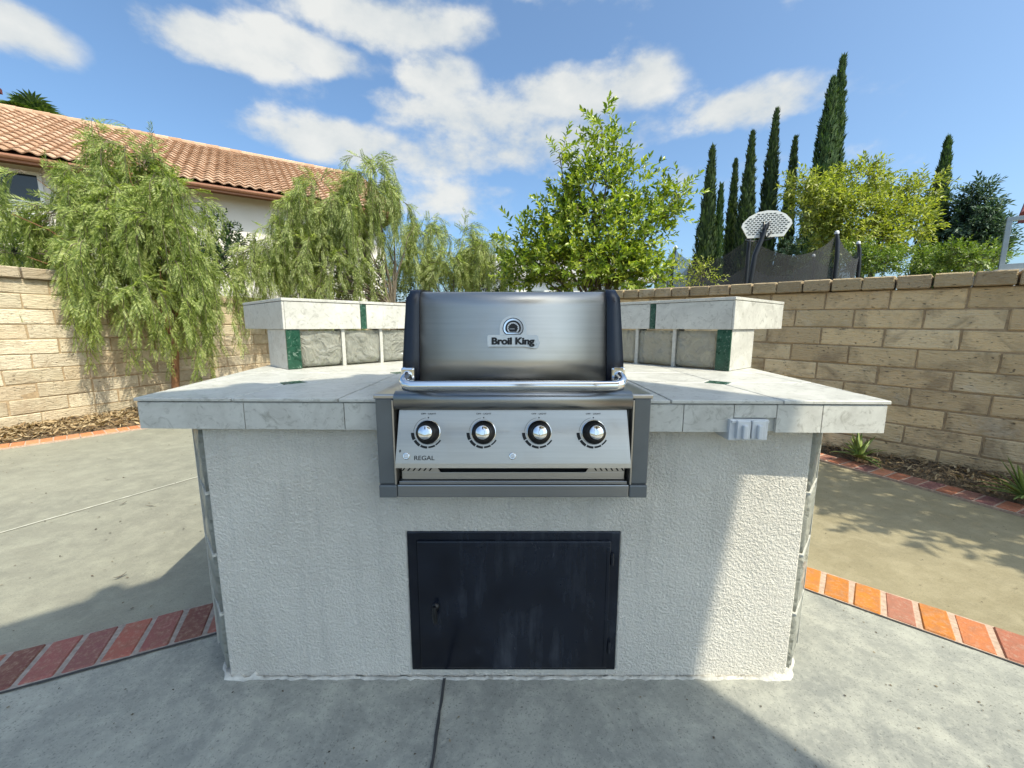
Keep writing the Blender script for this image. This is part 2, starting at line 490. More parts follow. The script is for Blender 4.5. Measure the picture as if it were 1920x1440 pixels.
class MB:
    """collects boxes, prisms, tubes, lathes and builds ONE mesh object"""
    def __init__(s):
        s.v = []; s.f = []; s.sm = []
    def add(s, v, f, smooth=False):
        o = len(s.v)
        s.v += [tuple(x) for x in v]
        s.f += [tuple(i + o for i in q) for q in f]
        s.sm += [smooth] * len(f)
        return s
    def box(s, lo, hi, bev=0.0, M=None):
        bm = bmesh.new()
        bmesh.ops.create_cube(bm, size=1)
        for v in bm.verts:
            v.co = Vector([(lo[i] + hi[i]) / 2 + v.co[i] * (hi[i] - lo[i]) for i in range(3)])
        if bev:
            bmesh.ops.bevel(bm, geom=bm.edges[:], offset=bev, segments=2, affect='EDGES', profile=.5)
        return s.bm(bm, M)
    def bm(s, bm, M=None, smooth=False):
        bm.verts.index_update()
        vs = [(M @ v.co if M else v.co.copy()) for v in bm.verts]
        fs = [[v.index for v in f.verts] for f in bm.faces]
        bm.free()
        return s.add(vs, fs, smooth)
    def prism(s, poly, z0, z1, M=None):
        n = len(poly)
        v = [Vector((x, y, z0)) for x, y in poly] + [Vector((x, y, z1)) for x, y in poly]
        f = [tuple(range(n - 1, -1, -1)), tuple(range(n, 2 * n))] + [(i, (i + 1) % n, n + (i + 1) % n, n + i) for i in range(n)]
        if M:
            v = [M @ x for x in v]
        return s.add(v, f)
    def extx(s, prof, x0, x1, x0b=None, x1b=None, smooth=False):
        """profile of (y,z) extruded along x (closed); optional taper: x ends per vertex function"""
        n = len(prof)
        fx0 = x0 if callable(x0) else (lambda y, z: x0)
        fx1 = x1 if callable(x1) else (lambda y, z: x1)
        v = [(fx0(y, z), y, z) for y, z in prof] + [(fx1(y, z), y, z) for y, z in prof]
        f = [tuple(range(n)), tuple(range(2 * n - 1, n - 1, -1))]
        s.add(v, f)
        o = len(s.v) - 2 * n
        q = [(o + i, o + n + i, o + n + (i + 1) % n, o + (i + 1) % n) for i in range(n)]
        s.f += q; s.sm += [smooth] * n
        return s
    def tube(s, pts, rad, seg=8, cap=True):
        pts = [Vector(p) for p in pts]
        if not hasattr(rad, '__len__'):
            rad = [rad] * len(pts)
        rings = []
        t0 = (pts[1] - pts[0]).normalized()
        a = t0.orthogonal().normalized()
        for i, p in enumerate(pts):
            t = (pts[min(i + 1, len(pts) - 1)] - pts[max(i - 1, 0)]).normalized()
            a = (a - t * a.dot(t)).normalized()
            b = t.cross(a)
            rings.append([p + (a * math.cos(2 * math.pi * j / seg) + b * math.sin(2 * math.pi * j / seg)) * rad[i] for j in range(seg)])
        v = [x for r in rings for x in r]
        f = []
        for i in range(len(pts) - 1):
            for j in range(seg):
                k = (j + 1) % seg
                f.append((i * seg + j, i * seg + k, (i + 1) * seg + k, (i + 1) * seg + j))
        s.add(v, f, True)
        if cap:
            n = len(pts)
            s.add(rings[0], [tuple(range(seg - 1, -1, -1))]); s.add(rings[-1], [tuple(range(seg))])
        return s
    def lathe(s, prof, M, seg=28, smooth=True):
        """prof: (r, h) pairs around local z"""
        v = []; f = []
        n = len(prof)
        for r, h in prof:
            for j in range(seg):
                a = 2 * math.pi * j / seg
                v.append(M @ Vector((r * math.cos(a), r * math.sin(a), h)))
        for i in range(n - 1):
            for j in range(seg):
                k = (j + 1) % seg
                f.append((i * seg + j, i * seg + k, (i + 1) * seg + k, (i + 1) * seg + j))
        s.add(v, f, smooth)
        o = len(s.v) - len(v)
        s.f.append(tuple(o + (n - 1) * seg + j for j in range(seg))); s.sm.append(False)
        return s
    def build(s, name, mat, parent=None, origin=None):
        me = bpy.data.meshes.new(name)
        vs = s.v
        if origin is not None:
            vs = [(x - origin[0], y - origin[1], z - origin[2]) for x, y, z in vs]
        me.from_pydata(vs, [], s.f)
        me.polygons.foreach_set('use_smooth', s.sm)
        me.materials.append(MAT[mat] if isinstance(mat, str) else mat)
        me.update()
        o = bpy.data.objects.new(name, me)
        if parent is not None:
            wl = wloc(parent)
            if origin is None:
                o.location = -wl
            else:
                o.location = Vector(origin) - wl
        elif origin is not None:
            o.location = origin
        return link(o, parent)

def wloc(o):
    """world location of an unrotated chain of parents"""
    p = Vector((0, 0, 0))
    while o is not None:
        p += o.location
        o = o.parent
    return p

def child_mesh(name, me, parent, loc, rot=(0, 0, 0), scale=(1, 1, 1), color=None):
    o = bpy.data.objects.new(name, me)
    o.location = loc; o.rotation_euler = rot; o.scale = scale
    if color:
        o.color = (*color, 1)
    return link(o, parent)

def rounded_block(name, L, D, Hh, bev, mat, jitter=0.0, sub=False, seed=0):
    bm = bmesh.new()
    bmesh.ops.create_cube(bm, size=1)
    for v in bm.verts:
        v.co = Vector((v.co.x * L, v.co.y * D, v.co.z * Hh))
    bmesh.ops.bevel(bm, geom=bm.edges[:], offset=bev, segments=1, affect='EDGES')
    if jitter:
        rr = random.Random(seed)
        for v in bm.verts:
            v.co += Vector((rr.uniform(-1, 1), rr.uniform(-1, 1) * .6, rr.uniform(-1, 1) * .6)) * jitter
    me = bpy.data.meshes.new(name)
    bm.to_mesh(me); bm.free()
    me.materials.append(MAT[mat])
    return me

def text_part(name, body, size, mat, parent, loc, rot, sx=1.0, ext=.0006, offset=0.0, align='CENTER'):
    cu = bpy.data.curves.new(name, 'FONT')
    cu.body = body; cu.size = size; cu.extrude = ext; cu.offset = offset
    cu.align_x = align; cu.align_y = 'CENTER'
    t = bpy.data.objects.new(name + '_src', cu)
    col.objects.link(t)
    dg = bpy.context.evaluated_depsgraph_get(); dg.update()
    me = bpy.data.meshes.new_from_object(t.evaluated_get(dg))
    bpy.data.objects.remove(t); bpy.data.curves.remove(cu)
    me.materials.clear(); me.materials.append(MAT[mat])
    o = bpy.data.objects.new(name, me)
    o.location = Vector(loc) - wloc(parent)
    o.rotation_euler = rot
    o.scale = (sx, 1, 1)
    return link(o, parent)

# ================================================================== THE SETTING
def recalc(o):
    bm = bmesh.new(); bm.from_mesh(o.data)
    bmesh.ops.recalc_face_normals(bm, faces=bm.faces[:])
    bm.to_mesh(o.data); bm.free()
    return o

g = MB().add([(-1500, -1500, -.03), (1500, -1500, -.03), (1500, 1500, -.03), (-1500, 1500, -.03)], [(0, 1, 2, 3)]).build('ground', 'ground')
tag(g, kind='structure')
# low hills on the horizon
hv = []; hf = []
n = 90
for j in range(3):
    for i in range(n + 1):
        a = -1.5 + 3.0 * i / n
        rr = (160, 330, 620)[j]
        hz = (-2, 4 + 3 * math.sin(a * 5) + 2 * math.sin(a * 13 + 1), -4)[j]
        hv.append((rr * math.sin(a), rr * math.cos(a), hz))
for j in range(2):
    for i in range(n):
        o = j * (n + 1) + i
        hf.append((o, o + 1, o + n + 2, o + n + 1))
tag(MB().add(hv, hf, True).build('hills', 'hill'), kind='structure')

RW0 = Vector((3.6, 2.67)); RWD = Vector((-.68, .735)).normalized()
LW0 = Vector((-5.1, 3.9)); LWD = Vector((.4, .917)).normalized()
patio = MB().add([(-9.4, -6, 0), (0, -6, 0), (0, 6.55, 0), (-2.68, 9.45, 0)], [(0, 1, 2, 3)]).build('patio', 'concrete_left')
tag(patio, kind='structure')
tag(MB().add([(0, -6, 0), (11.6, -6, 0), (0, 6.55, 0)], [(0, 1, 2)]).build('patio', 'concrete_right'), kind='structure')
pad = MB().add([(-2.5, .604, .004), (-.86, 1.40, .004), (0, 1.8, .004), (1.07, 1.70, .004), (2.68, .285, .004), (3.2, -4, .004), (-3.2, -4, .004)], [(6, 5, 4, 3, 2, 1, 0)]).build('concrete_pad', 'concrete_pad')
tag(pad, kind='structure')

def strip(pts, w, z, mat, name, parent, seed=1):
    rr = random.Random(seed)
    v = []; f = []
    P = []
    for a, b in zip(pts[:-1], pts[1:]):
        a = Vector(a); b = Vector(b); L = (b - a).length; nn = max(2, int(L / .03))
        P += [a.lerp(b, i / nn) for i in range(nn)]
    P.append(Vector(pts[-1]))
    for i, p in enumerate(P):
        t = (P[min(i + 1, len(P) - 1)] - P[max(i - 1, 0)]).normalized()
        q = Vector((-t.y, t.x))
        w1 = w * rr.uniform(.7, 1.25); o = rr.uniform(-.12, .12) * w
        v += [(*(p + q * (w1 / 2 + o)), z), (*(p - q * (w1 / 2 - o)), z)]
    for i in range(len(P) - 1):
        f.append((2 * i, 2 * i + 1, 2 * i + 3, 2 * i + 2))
    return MB().add(v, f).build(name, mat, parent)
strip([(-.216, 1.13), (-.206, .9), (-.198, .5), (-.19, -2)], .0085, .008, 'joint_dark', 'joint', pad)
strip([(-4.2, -.2), (-2.792, 2.01), (-2.35, 2.814), (-1.6, 4.2), (-1.2, 5.0)], .016, .004, 'joint_light', 'joint', patio, 2)

# brick bands set in the concrete
brick_me = [rounded_block('brick', .19, .083, .05, .005, 'paver', .0022, seed=i) for i in range(5)]
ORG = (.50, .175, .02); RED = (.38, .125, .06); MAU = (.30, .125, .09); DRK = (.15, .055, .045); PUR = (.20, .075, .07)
def band(pts, name, cols, bed='mortar_pink', pitch=.0965, width=.19, z=.012, dark=True):
    """pts: centre line; bricks laid across it"""
    P = [Vector(p) for p in pts]
    root = None
    mb = MB()
    tot = 0
    allp = []
    for a, b in zip(P[:-1], P[1:]):
        d = (b - a); L = d.length; d.normalize(); q = Vector((-d.y, d.x))
        h = width / 2 + .006
        mb.add([(*(a + q * h), z - .005), (*(b + q * h), z - .005), (*(b - q * h), z - .005), (*(a - q * h), z - .005),
                (*(a + q * h), -.02), (*(b + q * h), -.02), (*(b - q * h), -.02), (*(a - q * h), -.02)],
               [(3, 2, 1, 0), (0, 1, 5, 4), (2, 3, 7, 6), (1, 2, 6, 5), (3, 0, 4, 7)])
        nn = int(round(L / pitch))
        for i in range(nn):
            c = a + d * ((i + .5) * L / nn)
            allp.append((c, math.atan2(q.y, q.x)))
    root = recalc(mb.build(name, bed))
    tag(root, kind='structure')
    rr = random.Random(len(allp))
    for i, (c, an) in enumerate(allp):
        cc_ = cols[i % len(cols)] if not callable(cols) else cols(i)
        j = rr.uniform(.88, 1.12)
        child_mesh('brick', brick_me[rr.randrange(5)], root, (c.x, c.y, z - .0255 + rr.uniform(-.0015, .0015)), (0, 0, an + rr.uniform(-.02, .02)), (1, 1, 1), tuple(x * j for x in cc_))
    return root
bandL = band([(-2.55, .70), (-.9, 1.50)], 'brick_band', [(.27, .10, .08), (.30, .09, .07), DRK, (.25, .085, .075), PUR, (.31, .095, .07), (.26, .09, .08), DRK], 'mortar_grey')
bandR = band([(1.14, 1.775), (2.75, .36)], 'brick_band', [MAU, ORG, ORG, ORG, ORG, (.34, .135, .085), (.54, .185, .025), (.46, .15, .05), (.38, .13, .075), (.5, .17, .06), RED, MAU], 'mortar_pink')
strip([(-2.50, .604), (-.86, 1.40)], .010, .008, 'joint_dark', 'joint', pad, 3)
strip([(1.07, 1.70), (2.68, .285)], .007, .008, 'joint_dark', 'joint', pad, 4)
RB = [(2.25, 4.05), (2.42, 3.72), (2.64, 3.26), (2.88, 2.75), (3.10, 2.26), (3.32, 1.75), (3.50, 1.2), (3.7, .2)]
LB = [(-5.75, 2.45), (-5.25, 2.98), (-4.75, 3.50), (-4.40, 3.90), (-4.06, 4.32), (-3.78, 4.80), (-3.5, 5.4), (-3.2, 6.2), (-2.8, 7.2)]
rr0 = random.Random(3)
band(RB, 'brick_border', lambda i: (RED, (.50, .19, .10), (.46, .17, .09), MAU, PUR)[(i * 7) % 5] if i < 14 else (MAU, PUR, RED)[i % 3], 'mortar_pink', z=.02)
band(LB, 'brick_border', lambda i: ((.58, .22, .08), (.54, .19, .07), (.60, .25, .11))[i % 3], 'mortar_pink', z=.02)

# planting beds
def resample(pts, n):
    P = [Vector(p) for p in pts]
    L = [0]
    for a, b in zip(P[:-1], P[1:]):
        L.append(L[-1] + (b - a).length)
    out = []
    for i in range(n):
        s = L[-1] * i / (n - 1)
        k = max(j for j in range(len(P) - 1) if L[j] <= s + 1e-9)
        out.append(P[k].lerp(P[k + 1], (s - L[k]) / (L[k + 1] - L[k])))
    return out
def soil_bed(border, wall, name, zin, zout, seed):
    n, m = 90, 14
    A = resample(border, n); B = resample(wall, n)
    r_ = np.random.default_rng(seed)
    v = []; f = []
    for i in range(n):
        for j in range(m):
            p = A[i].lerp(B[i], j / (m - 1))
            z = zin + (zout - zin) * (j / (m - 1)) ** .8 + (r_.normal() * .012 if 0 < j < m - 1 else 0)
            v.append((p.x, p.y, z))
    for i in range(n - 1):
        for j in range(m - 1):
            o = i * m + j
            f.append((o, o + 1, o + m + 1, o + m))
    b = MB().add(v, f, True).build(name, 'soil')
    tag(b, kind='structure')
    return A, B
def on_line(P0, D, y):
    t = (y - P0.y) / D.y
    return (P0.x + D.x * t, y)
AR, BR = soil_bed([(x + .09, y + .05) for x, y in RB], [on_line(RW0, RWD, y) for y in (4.05, 3.0, 2.0, 1.0, 0.0)], 'soil_bed', .01, .09, 1)
AL, BL = soil_bed([(x - .08, y + .07) for x, y in LB], [on_line(LW0, LWD, y) for y in (2.2, 3.2, 4.4, 5.6, 7.4)], 'soil_bed', .01, .11, 2)

def litter(A, B, name, n, size, mat, zin, zout, seed):
    r_ = np.random.default_rng(seed)
    i = r_.integers(0, len(A), n); f = r_.random(n) ** .8
    Aa = np.array([(p.x, p.y) for p in A]); Bb = np.array([(p.x, p.y) for p in B])
    xy = Aa[i] * (1 - f)[:, None] + Bb[i] * f[:, None] + r_.normal(size=(n, 2)) * .03
    z = zin + (zout - zin) * f ** .8 + .012 + r_.random(n) * .02
    an = r_.random(n) * 2 * np.pi; L = size * (.5 + r_.random(n)); W = L * (.12 + .22 * r_.random(n))
    d = np.stack([np.cos(an), np.sin(an), r_.normal(size=n) * .35], 1); s = np.stack([-np.sin(an), np.cos(an), r_.normal(size=n) * .4], 1)
    c = np.column_stack([xy, z])
    V = np.stack([c - d * L[:, None] / 2, c + s * W[:, None] / 2 + [0, 0, .003], c + d * L[:, None] / 2, c - s * W[:, None] / 2], 1).reshape(-1, 3)
    F = np.arange(4 * n).reshape(n, 4)
    o = link(bpy.data.objects.new(name, mesh_np(name, V, [F], MAT[mat])))
    return o
tag(litter(AL, BL, 'leaf_litter', 9000, .055, 'litter', .01, .11, 5), 'dry tan leaf litter covering the bed along the left wall', 'leaf litter', kind='stuff')
tag(litter(AR, BR, 'bark_mulch', 3200, .045, 'litter', .01, .09, 6), 'dry tan bark chips on the bed along the right wall', 'mulch', kind='stuff')

# ------------------------------------------------------------------ garden walls, block by block
def garden_wall(P0, D, side, t_lo, t_hi, courses, pitch, ztop, capz, bl, mat, cols, capmat_cols, label, steps=None, tilt=0.0, tmin_low=99, name='garden_wall', capw=.2, jit=.003, rough=1.0):
    ang = math.atan2(D.y, D.x)
    root = bpy.data.objects.new(name, None)
    root.location = (P0.x, P0.y, 0); root.rotation_euler = (0, -tilt, ang)
    link(root)
    tag(root, label, 'wall', 'garden walls')
    mes = [rounded_block('block', bl - .008, .10, pitch - .008, .007, mat, jit, seed=20 + i) for i in range(5)]
    half = rounded_block('block', bl / 2 - .012, .10, pitch - .013, .011, mat, jit, seed=31)
    caps = [rounded_block('cap_block', capw - .008, .215, capz, .008, mat, jit, seed=40 + i) for i in range(3)]
    rr = random.Random(int(abs(P0.x) * 10))
    core = MB()
    segs = steps or [(t_lo, t_hi, 0)]
    for (a, b, drop) in segs:
        zt = ztop - drop * pitch
        core.box((a, -.07, -.15), (b, .07, zt))
        for c in range(courses):
            z = ztop - (c + .5) * pitch
            if c < drop:
                continue
            off = (bl / 2) * (c % 2)
            k0 = int(math.floor((a - off) / bl)) - 1
            for k in range(k0, int((b - off) / bl) + 2):
                x0 = max(a, k * bl + off); x1 = min(b, (k + 1) * bl + off)
                if x1 - x0 < .07:
                    continue
                if x0 > tmin_low and c - drop >= 3:
                    continue
                cc_ = rr.choice(cols); j = rr.uniform(.86, 1.12)
                sx = (x1 - x0 - .008) / (bl - .008)
                child_mesh('block', mes[rr.randrange(5)], root, ((x0 + x1) / 2, side * (.0255 + rr.uniform(-.003, .005)), z + rr.uniform(-.002, .002)),
                           (rr.uniform(-.016, .016), rr.uniform(-.010, .010), rr.uniform(-.009, .009)), (sx, 1, 1), tuple(q * j for q in cc_))
        nn = max(1, int(round((b - a) / capw)))
        for k in range(nn):
            cc_ = rr.choice(capmat_cols); j = rr.uniform(.85, 1.12)
            child_mesh('cap_block', caps[k % 3], root, (a + (k + .5) * (b - a) / nn, side * .012, zt + capz / 2 + .004 + rr.uniform(-.002, .002)), (0, rr.uniform(-.006, .006), rr.uniform(-.01, .01)), (1, 1, 1), tuple(q * j for q in cc_))
    me = bpy.data.meshes.new('mortar'); me.from_pydata(core.v, [], core.f); me.materials.append(MAT['wall_mortar'])
    link(bpy.data.objects.new('mortar', me), root)
    return root
garden_wall(RW0, RWD, 1, -2.6, 9.2, 9, .152, 1.385, .10, .41, 'block_r', [(.76, .56, .31), (.72, .52, .28), (.80, .61, .36), (.68, .49, .27)],
            [(.40, .30, .17), (.45, .335, .20), (.36, .265, .15)], 'tan block wall with brown brick cap behind the right counter', tilt=.019, tmin_low=4.3)
garden_wall(LW0, LWD, -1, -1.8, 6.1, 10, .152, 1.59, .105, .42, 'block_l', [(.58, .49, .345), (.54, .45, .31), (.62, .53, .39), (.52, .415, .28)],
            [(.46, .37, .26), (.50, .40, .28)], 'pale stone block wall with a raised end behind the pepper tree', steps=[(-1.8, .63, 0), (.63, 6.0, 1)], tmin_low=4.4, jit=.005, capw=.4)

# ================================================================== THE ISLAND
island = empty('grill_island', (0, 1.117, 0))
tag(island, 'stucco outdoor kitchen island with marble tile counter and raised glass block bar', 'island')
FL, FR, FY = -.905, .880, 1.117
body = [(FL, FY), (FR, FY), (FR + .055, FY + .075), (1.0, 1.30), (1.06, 1.86), (-.02, 3.05), (-1.13, 1.95), (-1.03, 1.30), (FL - .055, FY + .075)]
bw = MB()
# front wall has a hole for the door: four panels and the rest of the body behind
DX0, DX1, DZ0, DZ1 = -.318, .328, .033, .505
bw.prism([(FL, FY + .05), (FR, FY + .05)] + body[2:], 0, .832)
bw.box((FL, FY, 0), (DX0, FY + .06, .832), .006); bw.box((DX1, FY, 0), (FR, FY + .06, .832), .006)
bw.box((DX0 - .004, FY + .0006, DZ1), (DX1 + .004, FY + .06, .832)); bw.box((DX0 - .004, FY + .0006, 0), (DX1 + .004, FY + .06, DZ0))
bw.build('stucco_wall', 'stucco', island)
# plaster spilled along the foot
sk = random.Random(9); v = []; f = []; N = 150
path = [(-1.0, 1.27), (-.935, 1.15), (FL, FY), (FR, FY), (FR + .05, 1.17), (1.0, 1.30)]
PP = resample(path, N)
for i, p in enumerate(PP):
    t = (PP[min(i + 1, N - 1)] - PP[max(i - 1, 0)]).normalized(); q = Vector((t.y, -t.x))
    corner = min(abs(p.x - FL), abs(p.x - FR)) < .09
    w = sk.uniform(.001, .009) + (.004 if corner else 0); h = sk.uniform(.002, .012) + (sk.uniform(0, .022) if corner else 0)
    v += [(*(p - q * .02), h), (*(p + q * .004), h * .9), (*(p + q * w), .012), (*(p + q * (w + .008)), .0)]
for i in range(N - 1):
    for j in range(3):
        o = i * 4 + j
        f.append((o, o + 1, o + 5, o + 4))
MB().add(v, f, True).build('plaster_skirt', 'skirt', island)
# glass block columns on the two angled sides
def gb_mesh(w, d, h, mat='glassblock', seed=0, amp=1.0):
    """a glass block: bevelled body with gently wavy faces; local x width, y depth, z height"""
    bm = bmesh.new()
    nx = 9
    rr = random.Random(seed)
    bmesh.ops.create_grid(bm, x_segments=nx, y_segments=nx, size=.5)
    vs0 = [(v.co.x, v.co.y) for v in bm.verts]
    fs0 = [[v.index for v in f.verts] for f in bm.faces]
    bm.free()
    ph = [rr.uniform(0, 6.28) for _ in range(6)]
    def wav(x, y):
        e = min(.5 - abs(x), .5 - abs(y))
        k = max(0.0, min(1.0, (e - .06) / .06))
        return k * .0035 * amp * (math.sin(9 * x + 5 * y + ph[0]) + math.sin(6 * y - 8 * x + ph[1]) + .7 * math.sin(14 * x * y + 11 * y + ph[2])) - .004 * (1 - min(1, max(0, e / .05)))
    v = [(x * w, -d / 2 - wav(x, y), y * h) for x, y in vs0] + [(x * w, d / 2 + wav(-x, y), y * h) for x, y in vs0]
    n = len(vs0)
    f = [tuple(q) for q in fs0] + [tuple(i + n for i in reversed(q)) for q in fs0]
    edge = {}
    for q in fs0:
        for a, b in zip(q, q[1:] + q[:1]):
            edge[(a, b)] = edge.get((a, b), 0) + 1
    for (a, b) in list(edge):
        if (b, a) not in edge:
            f.append((b, a, a + n, b + n))
    me = bpy.data.meshes.new('glass_block'); me.from_pydata(v, [], f)
    bm = bmesh.new(); bm.from_mesh(me); bmesh.ops.recalc_face_normals(bm, faces=bm.faces[:]); bm.to_mesh(me); bm.free()
    me.polygons.foreach_set('use_smooth', [True] * len(me.polygons))
    me.materials.append(MAT[mat])
    return me
GBM = [gb_mesh(.186, .075, .166, seed=i) for i in range(3)]
GBS = [gb_mesh(.150, .06, .19, seed=10 + i, amp=.3) for i in range(2)]
for s, cx in ((-1, FL), (1, FR)):
    a0 = Vector((cx, FY)); dr = Vector((s * .68, .733))
    an = math.atan2(dr.y, dr.x) + (math.pi if s < 0 else 0)
    nrm = Vector((s * .733, -.68))
    gr = MB()
    for k in range(4):
        z = .10 + .2 * k + .1 - .09
        c = a0 + dr * .09 + nrm * (-.022)
        child_mesh('glass_block', GBS[k % 2], island, (c.x, c.y - 1.117, z + .012), (0, 0, an))
        gr.box((-.085, -.03, z + .109), (.085, .033, z + .116), M=Matrix.Translation((c.x, c.y, 0)) @ Matrix.Rotation(an, 4, 'Z'))
    gr.box((.078, -.03, .02), (.088, .033, .83), M=Matrix.Translation((c.x, c.y, 0)) @ Matrix.Rotation(an + (math.pi if s < 0 else 0), 4, 'Z'))
    gr.build('grout', 'grout', island)

# access door
dr_ = MB()
for lo, hi in (((DX0, FY - .004, DZ1 - .030), (DX1, FY + .02, DZ1)), ((DX0, FY - .004, DZ0), (DX1, FY + .02, DZ0 + .014)),
               ((DX0, FY - .0045, DZ0 + .002), (DX0 + .03, FY + .02, DZ1 - .002)), ((DX1 - .03, FY - .0045, DZ0 + .002), (DX1, FY + .02, DZ1 - .002))):
    dr_.box(lo, hi, .0025)
dfr = dr_.build('door_frame', 'door', island)
dd = MB()
dd.box((DX0 + .030, FY - .0115, DZ0 + .012), (DX1 - .028, FY + .015, DZ1 - .027), .004)
dd.box((DX0 + .034, FY - .0135, DZ1 - .043), (DX1 - .031, FY - .0105, DZ1 - .029), .0012)
dd.box((DX1 - .041, FY - .0135, DZ0 + .02), (DX1 - .031, FY - .0105, DZ1 - .045), .0012)
door = dd.build('door', 'door', island)
hd = MB()
hd.lathe([(.012, 0), (.012, .006), (.007, .008), (.007, .018)], Matrix.Translation((-.236, FY - .011, .262)) @ Matrix.Rotation(R(90), 4, 'X'), 16)
hd.tube([(-.236, FY - .03, .275), (-.235, FY - .034, .25), (-.234, FY - .03, .222)], [.0065, .0085, .006], 10)
hd.build('handle', 'black', door)
for z in (.12, .42):
    MB().tube([(DX1 - .024, FY - .010, z - .02), (DX1 - .024, FY - .010, z + .02)], .005, 8).build('hinge', 'door', door)

# counter
ZC = .921
CP = [(-1.052, 1.09), (1.007, 1.04), (1.14, 1.895), (-.02, 3.2), (-1.235, 2.0)]
def clip(poly, conv):
    out = list(poly)
    n = len(conv)
    for i in range(n):
        a = conv[i]; b = conv[(i + 1) % n]
        ins = lambda p: (b[0] - a[0]) * (p[1] - a[1]) - (b[1] - a[1]) * (p[0] - a[0]) >= 0
        src = out; out = []
        for j in range(len(src)):
            p = src[j]; q = src[(j + 1) % len(src)]
            if ins(p):
                out.append(p)
            if ins(p) != ins(q):
                d1 = (b[0] - a[0]) * (p[1] - a[1]) - (b[1] - a[1]) * (p[0] - a[0])
                d2 = (b[0] - a[0]) * (q[1] - a[1]) - (b[1] - a[1]) * (q[0] - a[0])
                t = d1 / (d1 - d2)
                out.append((p[0] + (q[0] - p[0]) * t, p[1] + (q[1] - p[1]) * t))
        if len(out) < 3:
            return []
    return out
def grow(poly, d):
    cx = sum(p[0] for p in poly) / len(poly); cy = sum(p[1] for p in poly) / len(poly)
    out = []
    n = len(poly)
    lines = []
    for i in range(n):
        a = Vector(poly[i]); b = Vector(poly[(i + 1) % n]); t = (b - a).normalized(); q = Vector((t.y, -t.x))
        lines.append((a + q * d, t))
    for i in range(n):
        (p, t), (q, u) = lines[i - 1], lines[i]
        den = t.x * u.y - t.y * u.x
        s_ = ((q.x - p.x) * u.y - (q.y - p.y) * u.x) / den
        out.append(tuple(p + t * s_))
    return out
cs = MB(); 
cpi = grow(CP, -.006)
# substrate: left, right and back pieces round the grill opening
for cell in ([(-2, 0), (-.318, 0), (-.318, 4), (-2, 4)], [(.318, 0), (2, 0), (2, 4), (.318, 4)], [(-.317, 1.585), (.317, 1.585), (.317, 4), (-.317, 4)]):
    cs.prism(clip(cell, cpi), .834, .9115)
counter = cs.build('counter', 'grout', island, origin=(0, 1.5, .87))
def tile_prism(poly, z0, z1, name='tile', mat='tile', parent=None):
    if len(poly) < 3:
        return
    c = (sum(p[0] for p in poly) / len(poly), sum(p[1] for p in poly) / len(poly), z0)
    o = MB().prism(poly, z0, z1).build(name, mat, parent, origin=c)
    bm = bmesh.new(); bm.from_mesh(o.data)
    bmesh.ops.remove_doubles(bm, verts=bm.verts[:], dist=.0008)
    bmesh.ops.bevel(bm, geom=[e for e in bm.edges if all(v.co.z > .001 for v in e.verts)], offset=.0018, segments=1, affect='EDGES')
    bmesh.ops.recalc_face_normals(bm, faces=bm.faces[:])
    bm.to_mesh(o.data); bm.free()
    return o
cpo = grow(CP, .006)
ys = [.9, 1.39, 1.69, 1.99, 2.29, 2.59, 2.89, 3.3]
xs = [-1.4, -1.08, -.78, -.48, -.322, .322, .43, .73, 1.03, 1.4]
G = .0022
insets = [(-.78, 1.39), (.73, 1.39), (-.48, 1.69), (.43, 1.69)]
def cut_corner(poly, pts, s):
    """tiles give way to the small green insets (squares turned 45 degrees)"""
    for (px, py) in pts:
        for p in list(poly):
            if abs(p[0] - px) < .01 and abs(p[1] - py) < .01:
                i = poly.index(p); a = poly[i - 1]; b = poly[(i + 1) % len(poly)]
                va = (Vector(a) - Vector(p)).normalized() * s; vb = (Vector(b) - Vector(p)).normalized() * s
                poly[i:i + 1] = [tuple(Vector(p) + va), tuple(Vector(p) + vb)]
    return poly
for i in range(len(xs) - 1):
    for j in range(len(ys) - 1):
        y0, y1 = ys[j], ys[j + 1]
        if xs[i] == -.322 and xs[i + 1] == .322:
            if y1 < 1.7:
                continue
        x0, x1 = xs[i] + G, xs[i + 1] - G
        cell = cut_corner([(x0, y0 + G), (x1, y0 + G), (x1, y1 - G), (x0, y1 - G)], insets, .05)
        tile_prism(clip(cell, cpo), .9125, ZC + random.uniform(-.0004, .0004), parent=counter)
for (px, py) in insets:
    s_ = .048
    tile_prism([(px - s_, py), (px, py - s_), (px + s_, py), (px, py + s_)], .9123, ZC, 'green_tile', 'green', counter)
def front_y(x):
    return 1.09 + (x + 1.052) / 2.059 * (-.05)
def edge_tile(x0, x1, z0, z1, mat='tile', name='tile'):
    x0 += .0012; x1 -= .0012
    y0, y1 = front_y(x0), front_y(x1)
    tile_prism([(x0, y0 - .003), (x1, y1 - .003), (x1, y1 + .0055), (x0, y0 + .0055)], z0, z1, name, mat, counter)
for a, b in ((-1.052, -.749), (-.749, -.466), (-.466, -.323), (.323, .467), (.467, .602), (.716, .838), (.838, 1.007)):
    edge_tile(a, b, .8325, .9085)
edge_tile(.602, .716, .8735, .9085)
for A_, B_ in (((1.007, 1.04), (1.14, 1.895)), ((-1.235, 2.0), (-1.052, 1.09))):
    A_ = Vector(A_); B_ = Vector(B_); t = (B_ - A_).normalized(); q = Vector((t.y, -t.x)); L = (B_ - A_).length
    for k in range(3):
        a = A_ + t * (L * k / 3 + .004); b = A_ + t * (L * (k + 1) / 3 - .002)
        tile_prism([tuple(a + q * .003), tuple(b + q * .003), tuple(b - q * .0055), tuple(a - q * .0055)], .8325, .9085, parent=counter)

